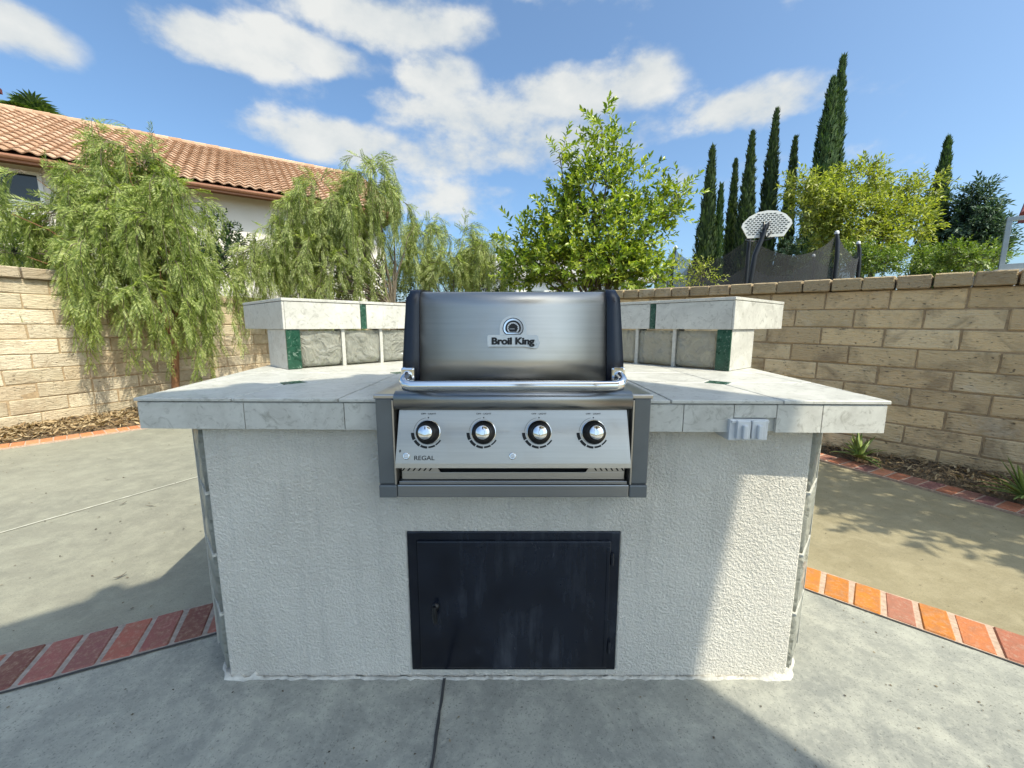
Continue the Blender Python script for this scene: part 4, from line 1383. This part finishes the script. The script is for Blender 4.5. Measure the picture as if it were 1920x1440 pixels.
leafy_tree('clipped_bush', 'bright green bush behind the wall below the yellow tree', (9.11, 10.5, 0), [(9.33, 10.5, 2.73, 0.568, 0.358, 0.227), (8.9, 10.5, 2.89, 0.284, 0.255, 0.284)], 240, 40, 'hedge', .03, cat='shrub', L=(.15, .35), nleaf=9, leaf=(0.08, 0.12), wr=.42, up=.5, six=False)
leafy_tree('clipped_bush', 'low green bush behind the wall left of the conifer', (10.79, 10.8, 0), [(10.44, 10.8, 2.81, 0.584, 0.368, 0.234), (11.14, 10.8, 2.83, 0.365, 0.269, 0.234)], 220, 41, 'hedge', .03, cat='shrub', L=(.15, .35), nleaf=9, leaf=(0.08, 0.12), wr=.42, up=.5, six=False)
leafy_tree('clipped_bush', 'green bush behind the wall in front of the dark conifer', (10.47, 9.5, 0), [(10.67, 9.5, 2.6, 0.578, 0.364, 0.231), (10.28, 9.5, 2.72, 0.257, 0.22, 0.231)], 260, 42, 'hedge', .03, cat='shrub', L=(.15, .35), nleaf=9, leaf=(0.08, 0.12), wr=.42, up=.5, six=False)
leafy_tree('small_shrub', 'pale sparse shrub poking above the wall before the trampoline', (3.29, 7.0, 0), [(3.29, 7, 1.98, 0.189, 0.145, 0.132)], 40, 43, 'olive', .03, cat='shrub', L=(.15, .35), nleaf=9, leaf=(0.05, 0.08), wr=.42, up=.5, six=False)
leafy_tree('small_shrub', 'pale dry shrub beside the lemon tree above the wall', (2.55, 6.6, 0), [(2.55, 6.6, 1.98, 0.196, 0.161, 0.161)], 40, 44, 'olive', .03, cat='shrub', L=(.15, .35), nleaf=9, leaf=(0.05, 0.08), wr=.42, up=.5, six=False)
leafy_tree('dark_shrub', 'dark shrub above the left wall at the picture edge', (-6.78, 5.6, 0), [(-6.86, 5.6, 2.27, 0.303, 0.255, 0.265), (-6.7, 5.6, 2.13, 0.378, 0.255, 0.189)], 260, 45, 'darkleaf', .03, cat='shrub', L=(.15, .35), nleaf=9, leaf=(0.07, 0.11), wr=.42, up=.5, six=False)
leafy_tree('dark_shrub', 'dark shrub between the two tall pepper trees', (-5.77, 8.0, 0), [(-5.81, 8, 2.77, 0.324, 0.316, 0.378), (-5.42, 8, 2.47, 0.432, 0.341, 0.324), (-6.07, 8, 2.27, 0.432, 0.341, 0.324)], 260, 46, 'darkleaf', .03, cat='shrub', L=(.15, .35), nleaf=9, leaf=(0.08, 0.12), wr=.42, up=.5, six=False)
leafy_tree('dark_shrub', 'dark shrub low behind the shorter pepper tree', (-1.02, 8.6, 0), [(-0.903, 8.6, 2.19, 0.523, 0.366, 0.291), (-0.339, 8.6, 2.13, 0.465, 0.34, 0.291), (-1.81, 8.6, 2.02, 0.697, 0.418, 0.232)], 260, 47, 'darkleaf', .03, cat='shrub', L=(.15, .35), nleaf=9, leaf=(0.08, 0.12), wr=.42, up=.5, six=False)
leafy_tree('dark_shrub', 'dark shrub behind the left raised bar', (-3.30, 8.0, 0), [(-3.79, 8, 2.01, 0.865, 0.511, 0.27), (-2.81, 8.2, 1.98, 0.665, 0.424, 0.277)], 260, 48, 'darkleaf', .03, cat='shrub', L=(.15, .35), nleaf=9, leaf=(0.08, 0.12), wr=.42, up=.5, six=False)
leafy_tree('wispy_tree', 'wispy blue green tree between the hoop and yellow tree', (11.18, 16, 0), [(11.18, 16, 4.62, 0.541, 0.681, 0.973), (11.18, 16, 3.62, 0.541, 0.535, 0.649)], 120, 49, 'pine', .03, cat='tree', L=(.15, .35), nleaf=9, leaf=(0.12, 0.18), wr=.42, up=.5, six=False)

def cypress(label, base, h, rad, seed, mat='cypress', lean=0.0, n=None):
    root = empty('cypress_tree', base)
    tag(root, label, 'tree', 'row of cypress trees')
    MB().tube([base, (base[0], base[1], base[2] + h * .95)], [rad * .35, .02], 8).build('trunk', 'bark_grey', root)
    r_ = np.random.default_rng(seed)
    n = n or int(2600 * h / 9)
    t = r_.random(n) ** .9
    prof = lambda t: np.clip(np.minimum(1, .45 + t * 3.2) * (1 - t) ** .74 * 1.15, .02, 1)
    an = r_.random(n) * 2 * np.pi
    bumpy = .82 + .22 * np.sin(an * 3 + t * 23 + seed) * np.sin(t * 31 + an)
    rr_ = rad * prof(t) * bumpy * (.55 + .45 * r_.random(n) ** .4)
    c = np.column_stack([base[0] + np.cos(an) * rr_ + lean * t, base[1] + np.sin(an) * rr_, base[2] + .05 * h + t * h * .97])
    d = np.column_stack([np.cos(an) * .22, np.sin(an) * .22, np.ones(n)]) + r_.normal(size=(n, 3)) * .12
    F = Foliage()
    L = r_.uniform(.28, .6, n) * (1 - .45 * t)
    F.leaves(c, d, np.column_stack([np.cos(an), np.sin(an), np.zeros(n)]) + r_.normal(size=(n, 3)) * .3, L, L * .26, .2, -.05)
    F.leaves(c, d + r_.normal(size=(n, 3)) * .25, r_.normal(size=(n, 3)), L * .8, L * .22, .2, 0)
    F.build('crown', mat, root)
    # dense shaded heart of the tree
    tt = [i / 12 for i in range(13)]
    MB().tube([(base[0] + lean * q, base[1], base[2] + .04 * h + q * h * .9) for q in tt], [max(.02, float(rad * prof(np.array(q)) * .62)) for q in tt], 9).build('inner_foliage', mat, root)
    return root

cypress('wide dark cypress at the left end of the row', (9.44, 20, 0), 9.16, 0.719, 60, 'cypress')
cypress('shortest slim cypress beside the wide left one', (9.99, 20, 0), 7.49, 0.341, 61, 'cypress_pale')
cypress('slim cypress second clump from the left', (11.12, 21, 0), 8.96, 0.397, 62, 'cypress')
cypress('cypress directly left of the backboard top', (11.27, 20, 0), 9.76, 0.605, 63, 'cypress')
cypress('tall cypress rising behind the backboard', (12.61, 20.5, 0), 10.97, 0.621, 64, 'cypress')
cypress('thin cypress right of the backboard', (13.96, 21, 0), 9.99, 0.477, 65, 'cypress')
cypress('broad tall cypress left of the tallest one', (14.02, 19, 0), 11.50, 1.006, 66, 'cypress_pale')
cypress('tallest cypress of the row', (14.82, 19.6, 0), 12.70, 0.890, 67, 'cypress_pale')
cypress('lone cypress behind the right side of the yellow tree', (19.45, 19, 0), 9.12, 0.791, 68, 'cypress_pale')

# aloe plants in the right bed, every leaf a part
def aloe(label, c, n, L, seed):
    root = empty('aloe_plant', c)
    tag(root, label, 'plant', 'aloe plants')
    r_ = random.Random(seed)
    for i in range(n):
        a = r_.uniform(0, 6.28); el_ = r_.uniform(.15, 1.25); l = L * r_.uniform(.6, 1.05)
        d = Vector((math.cos(a) * math.cos(el_), math.sin(a) * math.cos(el_), math.sin(el_)))
        s_ = Vector((-math.sin(a), math.cos(a), 0)); v = []; f = []
        for k in range(6):
            t = k / 5
            p = d * l * t + Vector((0, 0, -.35 * l * t * t * math.cos(el_))) + Vector((0, 0, .01))
            w = .022 * (1 - t) ** .7 * (L / .28)
            nn_ = d.cross(s_).normalized()
            v += [p + s_ * w - nn_ * w * -.25, p - nn_ * w * .35, p - s_ * w - nn_ * w * -.25]
        for k in range(5):
            o = k * 3
            f += [(o, o + 1, o + 4, o + 3), (o + 1, o + 2, o + 5, o + 4), (o + 2, o, o + 3, o + 5)]
        MB().add([Vector(q) + Vector(c) for q in v], f, True).build('leaf', 'agave', root)
    return root
aloe('pale green aloe in the bed just right of the counter corner', (2.83, 3.10, .05), 30, .27, 1)
aloe('dark green aloe at the right edge below the tan wall', (3.20, 2.33, .05), 30, .30, 2)
aloe('small aloe rosette between the two larger aloes', (3.62, 2.05, .05), 16, .26, 3)

# a few dry leaves dropped on the concrete
dl = [(-2.95, 2.75, .6, 'curled brown leaf beyond the pale joint on the left concrete'), (-2.45, 2.35, 1.2, 'tiny brown leaf nearest the left glass block column'),
      (-2.25, 2.32, .2, 'straight brown leaf between the pale joint and the eave shadow'), (-3.4, 3.2, .5, 'brown leaf on the left concrete closest to the brick border'), (-1.75, 1.62, 1.0, 'brown leaf at the eave shadow edge left of the island')]
for i, (x, y, a, lb) in enumerate(dl):
    L_ = .035 + .012 * (i % 3); mb = MB(); v = []; f = []
    for k in range(6):
        t = k / 5; w = .005 * math.sin(math.pi * (.08 + .84 * t)); z = .008 + .012 * (t - .5) ** 2 * 4
        px_ = (t - .5) * L_; py_ = .010 * math.sin(t * 2.5)
        for s_ in (-1, 1):
            v.append((x + px_ * math.cos(a) - (py_ + s_ * w) * math.sin(a), y + px_ * math.sin(a) + (py_ + s_ * w) * math.cos(a), z))
    for k in range(5):
        f.append((2 * k, 2 * k + 2, 2 * k + 3, 2 * k + 1))
    o = mb.add(v, f).build('fallen_leaf', 'bark_grey', origin=(x, y, 0))
    tag(o, lb, 'leaf', 'dry leaves on the concrete')

# windblown grit and leaf crumbs over the paving
gr_ = np.random.default_rng(77)
def grit(n, x0, x1, y0, y1, z):
    c = np.column_stack([gr_.uniform(x0, x1, n), gr_.uniform(y0, y1, n), np.full(n, z)])
    an = gr_.random(n) * 6.28; L = gr_.uniform(.0015, .005, n) * (1.6 if x1 < 0 else 1); W = L * gr_.uniform(.25, .9, n)
    d = np.stack([np.cos(an), np.sin(an), gr_.uniform(-.1, .3, n)], 1); s_ = np.stack([-np.sin(an), np.cos(an), gr_.uniform(0, .4, n)], 1)
    return np.stack([c - d * L[:, None], c + s_ * W[:, None], c + d * L[:, None], c - s_ * W[:, None] + [0, 0, .002]], 1).reshape(-1, 3)
gv = np.concatenate([grit(320, -2.2, 2.2, .5, 1.10, .0062), grit(700, -5.0, -1.3, 1.3, 5.0, .005), grit(350, 1.2, 3.0, 1.2, 3.3, .005)])
go_ = link(bpy.data.objects.new('grit', mesh_np('grit', gv, [np.arange(len(gv)).reshape(-1, 4)], MAT['litter_dark'])))
tag(go_, 'windblown grit and leaf crumbs scattered over the concrete', 'grit', kind='stuff')

# ================================================================== NEIGHBOURS
class House:
    def __init__(s, name, label, O, e):
        e = Vector(e).normalized(); b = Vector((-e.y, e.x))
        s.M = Matrix(((e.x, b.x, 0, O[0]), (e.y, b.y, 0, O[1]), (0, 0, 1, 0), (0, 0, 0, 1)))
        s.root = empty(name, (O[0], O[1], 0))
        tag(s.root, label, 'house')
    def part(s, boxes, name, mat, parent=None, bev=0):
        mb = MB()
        for lo, hi in boxes:
            mb.box(lo, hi, bev, M=s.M)
        return mb.build(name, mat, parent or s.root)
    def poly(s, v, f, name, mat, parent=None):
        return recalc(MB().add([s.M @ Vector(x) for x in v], f).build(name, mat, parent or s.root))

def tile_mesh(pitch, length, amp=.06, th=.03):
    N = 7
    v = []; f = []
    for yy, lift in ((0.0, .055), (length, 0.0)):
        for dz in (0, -th):
            for i in range(N):
                x = -pitch / 2 + pitch * i / (N - 1)
                v.append((x * 1.04, yy, amp * (.5 + .5 * math.cos(2 * math.pi * x / pitch)) + lift + dz))
    a, b, c, d = 0, N, 2 * N, 3 * N
    for i in range(N - 1):
        f += [(a + i, a + i + 1, c + i + 1, c + i), (b + i + 1, b + i, d + i, d + i + 1), (a + i + 1, a + i, b + i, b + i + 1)]
    return v, f

# the tiled house on the left
H1 = House('tiled_house', 'pale stucco house with terracotta tile roof behind the pepper trees', (-8.7, 12.2), (.841, .540))
T0, T1, EW, RWD_, EZ, RZ = -7.6, 5.5, .6, 5.6, 5.2, 8.05
H1.part([((T0 + .4, EW, -.1), (T1 - .5, 2 * RWD_ - EW, 5.12))], 'wall', 'house')
roof = H1.poly([(T0, 0, EZ - .02), (T1, 0, EZ - .02), (T1, RWD_, RZ), (T0, RWD_, RZ), (T1, 2 * RWD_, EZ - .02), (T0, 2 * RWD_, EZ - .02), (T0, 0, EZ - .1), (T1, 0, EZ - .1), (T1, 2 * RWD_, EZ - .1), (T0, 2 * RWD_, EZ - .1)],
               [(0, 1, 2, 3), (3, 2, 4, 5), (6, 7, 1, 0), (6, 9, 8, 7), (5, 4, 8, 9), (1, 7, 8, 4, 2), (0, 3, 5, 9, 6)], 'roof', 'rooffelt')
H1.poly([(T1 - .5, EW, 5.1), (T1 - .5, 2 * RWD_ - EW, 5.1), (T1 - .5, RWD_, RZ - .25), (T1 - .7, EW, 5.1), (T1 - .7, 2 * RWD_ - EW, 5.1), (T1 - .7, RWD_, RZ - .25)], [(0, 1, 2), (3, 5, 4), (0, 3, 4, 1), (1, 4, 5, 2), (2, 5, 3, 0)], 'gable', 'house')
H1.part([((T0, -.03, EZ - .20), (T1, .0, EZ - .03))], 'fascia', 'fascia', roof)
gt = MB()
gp = [(-.035 - .05 + .06 * math.cos(R(a)), EZ - .09 + .055 * math.sin(R(a))) for a in range(180, 361, 20)]
gp = gp + [(y, z + .008) for y, z in reversed(gp)]
gt.extx(gp, T0, T1)
gt.v = [tuple(H1.M @ Vector(x)) for x in gt.v]
recalc(gt.build('gutter', 'fascia', roof))
slope = math.atan2(RZ - EZ, RWD_); SL = math.hypot(RZ - EZ, RWD_)
PIT, EXPO = .262, .362
tv, tf = tile_mesh(PIT, EXPO + .05)
tme = bpy.data.meshes.new('roof_tile'); tme.from_pydata(tv, [], tf); tme.materials.append(MAT['rooftile'])
tme.polygons.foreach_set('use_smooth', [False] * len(tf)); tme.update()
places = []
ncol = int((T1 - T0) / PIT)
for r_i in range(int(SL / EXPO)):
    for c_i in range(ncol):
        s_ = r_i * EXPO - .05
        loc = Vector((T0 + (c_i + .5) * PIT, s_ * math.cos(slope), EZ + s_ * math.sin(slope) + .005))
        w = H1.M @ loc
        ang_ = w.x / max(w.y, .1)
        places.append((w, ang_, r_i))
RM = H1.M.to_3x3().to_4x4() @ Matrix.Rotation(slope, 4, 'X')
def seen(p):
    w, a, r_i = p
    return (0 if (a > -1.28) else 1, (w - Vector((0, 0, 1.12))).length + (3 if -1.02 < a < -.82 else 0))
places.sort(key=seen)
rest = MB()
jr = random.Random(4)
ew = RM.to_euler()
for i, (w, a, r_i) in enumerate(places):
    if i < 300:
        child_mesh('roof_tile', tme, roof, w - wloc(roof), (ew.x + jr.uniform(-.01, .01), ew.y + jr.uniform(-.015, .015), ew.z + jr.uniform(-.012, .012)))
    else:
        MM = Matrix.Translation(w) @ RM
        rest.add([MM @ Vector(x) for x in tv], tf)
rt = rest.build('roof_tiles', 'rooftile', roof); rt['kind'] = 'stuff'
hv_, hf_ = [], []
rc = MB().tube([(0, 0, 0), (.42, 0, 0)], [.105, .12], 10); 
rme = bpy.data.meshes.new('ridge_tile'); rme.from_pydata(rc.v, [], rc.f); rme.materials.append(MAT['rooftile'])
for k in range(int((T1 - T0) / .38)):
    w = H1.M @ Vector((T0 + k * .38, RWD_, RZ + .03))
    child_mesh('ridge_tile', rme, roof, w - wloc(roof), (0, jr.uniform(-.02, .02), math.atan2(.540, .841)))
ch = H1.part([((-6.75, 5.3, 6.8), (-5.85, 6.3, 8.75))], 'chimney', 'chimney', roof)
H1.part([((-6.83, 5.22, 8.75), (-5.77, 6.38, 8.9)), ((-6.70, 5.35, 8.9), (-5.9, 6.25, 9.05))], 'chimney_cap', 'chimney', roof)
win = H1.part([((-5.2, EW - .04, 3.55), (-5.12, EW + .03, 4.98)), ((-3.66, EW - .04, 3.55), (-3.58, EW + .03, 4.98)), ((-5.12, EW - .04, 4.9), (-3.66, EW + .03, 4.98)), ((-5.12, EW - .04, 3.55), (-3.66, EW + .03, 3.63)), ((-4.42, EW - .035, 3.63), (-4.36, EW + .025, 4.9))], 'window', 'white')
H1.part([((-5.12, EW - .012, 3.63), (-4.42, EW - .004, 4.9)), ((-4.36, EW - .012, 3.63), (-3.66, EW - .004, 4.9))], 'pane', 'winglass', win)
for k in range(11):
    H1.part([((-5.11, EW - .022, 3.66 + k * .055), (-4.43, EW - .014, 3.70 + k * .055)), ((-4.35, EW - .022, 3.66 + k * .055), (-3.67, EW - .014, 3.70 + k * .055))], 'blind_slat', 'white', win)

# far white house seen in the gaps round the lemon tree
H2 = House('far_house', 'distant white house with grey gable roof glimpsed behind the lemon tree', (-1.2, 24), (.97, .24))
H2.part([((0, .4, -.1), (10.5, 8, 4.2))], 'wall', 'white')
H2.poly([(-.5, 0, 4.1), (11, 0, 4.1), (11, 4.2, 6.0), (-.5, 4.2, 6.0), (11, 8.4, 4.1), (-.5, 8.4, 4.1), (-.5, 0, 3.95), (11, 0, 3.95), (11, 8.4, 3.95), (-.5, 8.4, 3.95)],
        [(0, 1, 2, 3), (3, 2, 4, 5), (6, 7, 1, 0), (6, 9, 8, 7), (5, 4, 8, 9), (1, 7, 8, 4, 2), (0, 3, 5, 9, 6)], 'roof', 'greyroof')
for a in (.6, 2.4, 8.3):
    w_ = H2.part([((a, .36, 1.9), (a + 1.0, .42, 3.3))], 'window', 'frame_grey')
    H2.part([((a + .08, .345, 1.98), (a + .92, .358, 3.22))], 'pane', 'winglass', w_)

# right edge: neighbour's eave and the glass wind screen on a raised deck
H3 = House('eave_house', 'house eave with dark red tiles just entering at the right edge', (14.65, 12.0), (.6, -.8))
H3.part([((.9, 1.0, -.1), (8, 7, 4.1))], 'wall', 'house')
r3 = H3.poly([(0, 0, 4.25), (9, 0, 4.25), (9, 4, 6.0), (0, 4, 6.0), (0, 0, 4.05), (9, 0, 4.05), (9, 4, 5.7), (0, 4, 5.7)], [(0, 1, 2, 3), (4, 7, 6, 5), (0, 4, 5, 1), (0, 3, 7, 4), (1, 5, 6, 2), (3, 2, 6, 7)], 'roof', 'chimney')
for k in range(12):
    mb = MB().tube([H3.M @ Vector((.1 + k * .3, -.06, 4.27)), H3.M @ Vector((.1 + k * .3, 3.9, 5.98))], .10, 8)
    mb.build('roof_tile', 'chimney', r3)
scr = empty('glass_screen', (9.3, 7.7, 2.1))
tag(scr, 'grey framed glass wind screen above the wall at the right edge', 'screen')
SM = Matrix.Translation((9.25, 7.75, 0)) @ Matrix.Rotation(R(-38), 4, 'Z')
for x0, x1 in ((0, .75), (.80, 1.9)):
    fr = MB()
    fr.box((x0, -.03, 2.16), (x0 + .07, .03, 3.12), .004, SM); fr.box((x1 - .07, -.03, 2.16), (x1, .03, 3.12), .004, SM)
    fr.box((x0, -.032, 3.05), (x1, .032, 3.12), .004, SM); fr.box((x0, -.032, 2.16), (x1, .032, 2.27), .004, SM)
    fr.build('frame', 'frame_grey', scr)
    MB().box((x0 + .07, -.005, 2.27), (x1 - .07, .005, 3.05), M=SM).build('pane', 'clear', scr)
dk = MB().box((-.1, -.3, -.1), (5, 3.5, 2.15), M=SM).build('raised_deck', 'house')
tag(dk, 'raised stucco deck under the glass screen behind the right wall', 'deck')

# trampoline with net
tc_ = Vector((6.0, 10.4, 0)); TR = 2.15
tramp = empty('trampoline', tuple(tc_))
tag(tramp, 'big trampoline with black safety net behind the right wall', 'trampoline')
angs = [R(195 + 45 * k) for k in range(8)]
topz = 2.95
nv = []; nf = []
NA = 96
for i in range(NA + 1):
    a = R(195) + 2 * math.pi * i / NA
    fr = (i % 12) / 12
    sag = .42 * (math.sin(math.pi * fr) ** .8)
    for j in range(7):
        q = j / 6
        z = .95 + (topz - sag - .95) * q
        rr_ = TR * (1 - .035 * math.sin(math.pi * fr) * math.sin(math.pi * q)) + .012 * math.sin(i * 2.1) * q
        nv.append((tc_.x + rr_ * math.cos(a), tc_.y + rr_ * math.sin(a), z))
for i in range(NA):
    for j in range(6):
        o = i * 7 + j
        nf.append((o, o + 7, o + 8, o + 1))
MB().add(nv, nf, True).build('safety_net', 'net', tramp)
for a in angs:
    x, y = tc_.x + (TR + .06) * math.cos(a), tc_.y + (TR + .06) * math.sin(a)
    ix, iy = tc_.x + TR * math.cos(a), tc_.y + TR * math.sin(a)
    pl = MB().tube([(x, y, 0), (x, y, 2.45), (x * .6 + ix * .4, y * .6 + iy * .4, 2.8), (ix, iy, topz + .03)], [.04, .04, .035, .03], 10).build('pole', 'black', tramp)
    MB().lathe([(.038, 0), (.042, .03), (.03, .06), (.005, .07)], Matrix.Translation((ix, iy, topz)), 12).build('pole_cap', 'plastic_white', pl)
MB().tube([(tc_.x + TR * math.cos(R(10 * i)), tc_.y + TR * math.sin(R(10 * i)), .93) for i in range(37)], .035, 8, cap=False).build('frame_ring', 'frame_grey', tramp)
MB().prism([(tc_.x + (TR - .05) * math.cos(R(12 * i)), tc_.y + (TR - .05) * math.sin(R(12 * i))) for i in range(30)], .90, .915).build('jumping_mat', 'black', tramp)

# basketball hoop, seen from behind its board
hoop = empty('basketball_hoop', (4.62, 7.85, 0))
tag(hoop, 'white fan backboard on a black pole in front of the trampoline', 'basketball hoop')
MB().tube([(4.60, 7.85, 0), (4.61, 7.85, 1.9), (4.66, 7.85, 2.45), (4.80, 7.86, 2.85), (4.84, 7.87, 3.02)], [.05, .05, .047, .042, .035], 12).build('pole', 'black', hoop)
BM_ = Matrix.Translation((4.87, 7.92, 3.05)) @ Matrix.Rotation(R(-20), 4, 'Z') @ Matrix.Rotation(R(90), 4, 'X')
fan = [(-.30, -.25), (.30, -.25), (.42, -.03), (.40, .04), (.30, .15), (.16, .22), (0, .24), (-.16, .22), (-.30, .15), (-.40, .04), (-.42, -.03)]
board = recalc(MB().prism(fan, -.018, .018, BM_).build('backboard', 'white', hoop))
def in_fan(x, y, mgn=.04):
    n = len(fan)
    return all((fan[(i + 1) % n][0] - fan[i][0]) * (y - fan[i][1]) - (fan[(i + 1) % n][1] - fan[i][1]) * (x - fan[i][0]) >= mgn * math.hypot(fan[(i + 1) % n][0] - fan[i][0], fan[(i + 1) % n][1] - fan[i][1]) for i in range(n))
slots = MB()
for j in range(13):
    for i in range(14):
        x = -.44 + i * .066 + (.033 if j % 2 else 0); y = -.22 + j * .036
        if in_fan(x, y):
            slots.box((x - .021, y - .0085, -.02), (x + .021, y + .0085, .021), M=BM_)
sl_o = slots.build('board_slots', 'black', board); sl_o['kind'] = 'stuff'
br = MB()
for s in (-.09, .09):
    br.tube([BM_ @ Vector((s, -.16, .02)), BM_ @ Vector((s * .5 - .05, -.28, .12)), (4.80, 7.85, 2.85)], .016, 8)
    br.tube([BM_ @ Vector((s * .5, .03, .02)), BM_ @ Vector((s * .3 - .03, -.12, .10)), (4.83, 7.86, 2.98)], .016, 8)
br.build('bracket', 'black', hoop)
rim = MB().tube([BM_ @ Vector((.23 * math.cos(R(20 * i)) - .05, -.22, -.28 + .23 * math.sin(R(20 * i)))) for i in range(19)], .012, 8, cap=False)
rim.build('rim', 'black', hoop)

# fan palm behind the tiled roof
def fan_palm(base, h, seed):
    root = empty('fan_palm', base)
    tag(root, 'fan palm crown showing above the tiled roof at far left', 'palm tree')
    MB().tube([base, (base[0], base[1], base[2] + h)], [.22, .16], 10).build('trunk', 'bark_grey', root)
    r_ = random.Random(seed)
    top = Vector((base[0], base[1], base[2] + h))
    for k in range(34):
        a = r_.uniform(0, 6.28); e_ = r_.uniform(-.5, 1.3)
        d = Vector((math.cos(a) * math.cos(e_), math.sin(a) * math.cos(e_), math.sin(e_)))
        s_ = d.cross(Vector((0, 0, 1))).normalized(); n_ = s_.cross(d)
        L = r_.uniform(.8, 1.1); hub = top + d * L * .75
        v = [top, top + s_ * .02, hub + s_ * .02, hub]; f = [(0, 1, 2, 3)]
        for q in range(15):
            an = R(-95 + q * 13.5)
            dd_ = (d * math.cos(an) + s_ * math.sin(an)).normalized()
            w_ = n_ * .03
            tip = hub + dd_ * L * .8 - Vector((0, 0, .18 * L))
            mid = hub + dd_ * L * .45
            t_ = dd_.cross(n_).normalized() * .055
            o = len(v)
            v += [hub, mid + t_ + w_, tip, mid - t_ + w_]; f.append((o, o + 1, o + 2, o + 3))
        MB().add(v, f).build('frond', 'palm', root)
fan_palm((-22.6, 20.2, 0), 10.5, 3)

# unseen small roof, added to cast the house eave's shadow on the island
CV = House('added_shade_roof', 'unseen tile edged roof added behind the viewer to shade the grill front', (1.92, .23), (-.77, -.64))
CV.root['category'] = 'added shade roof'
CZ = 4.5; CL = 3.3
croof = CV.poly([(0, 0, CZ), (CL, 0, CZ), (CL, CL, CZ), (0, CL, CZ), (CL / 2, CL / 2, CZ + .7), (0, 0, CZ - .12), (CL, 0, CZ - .12), (CL, CL, CZ - .12), (0, CL, CZ - .12)],
        [(0, 1, 4), (1, 2, 4), (2, 3, 4), (3, 0, 4), (5, 6, 1, 0), (6, 7, 2, 1), (7, 8, 3, 2), (8, 5, 0, 3), (5, 8, 7, 6)], 'roof', 'house')
et = MB()  # tubes along the added roof's edge make its cast shadow wavy
for k in range(8):
    et.tube([CV.M @ Vector((.3 + k * .40, -.02, CZ - .01)), CV.M @ Vector((.3 + k * .40, .5, CZ + .2))], .055, 8)
eo = et.build('eave_tiles', 'rooftile'); eo.parent = CV.root; eo.location = -wloc(CV.root); eo['kind'] = 'stuff'
for px_, py_ in ((CL - .25, .9), (CL - .25, CL - .25), (.9, CL - .25)):  # posts of the added roof, out of view
    CV.part([((px_ - .08, py_ - .08, 0), (px_ + .08, py_ + .08, CZ - .11))], 'post', 'white')
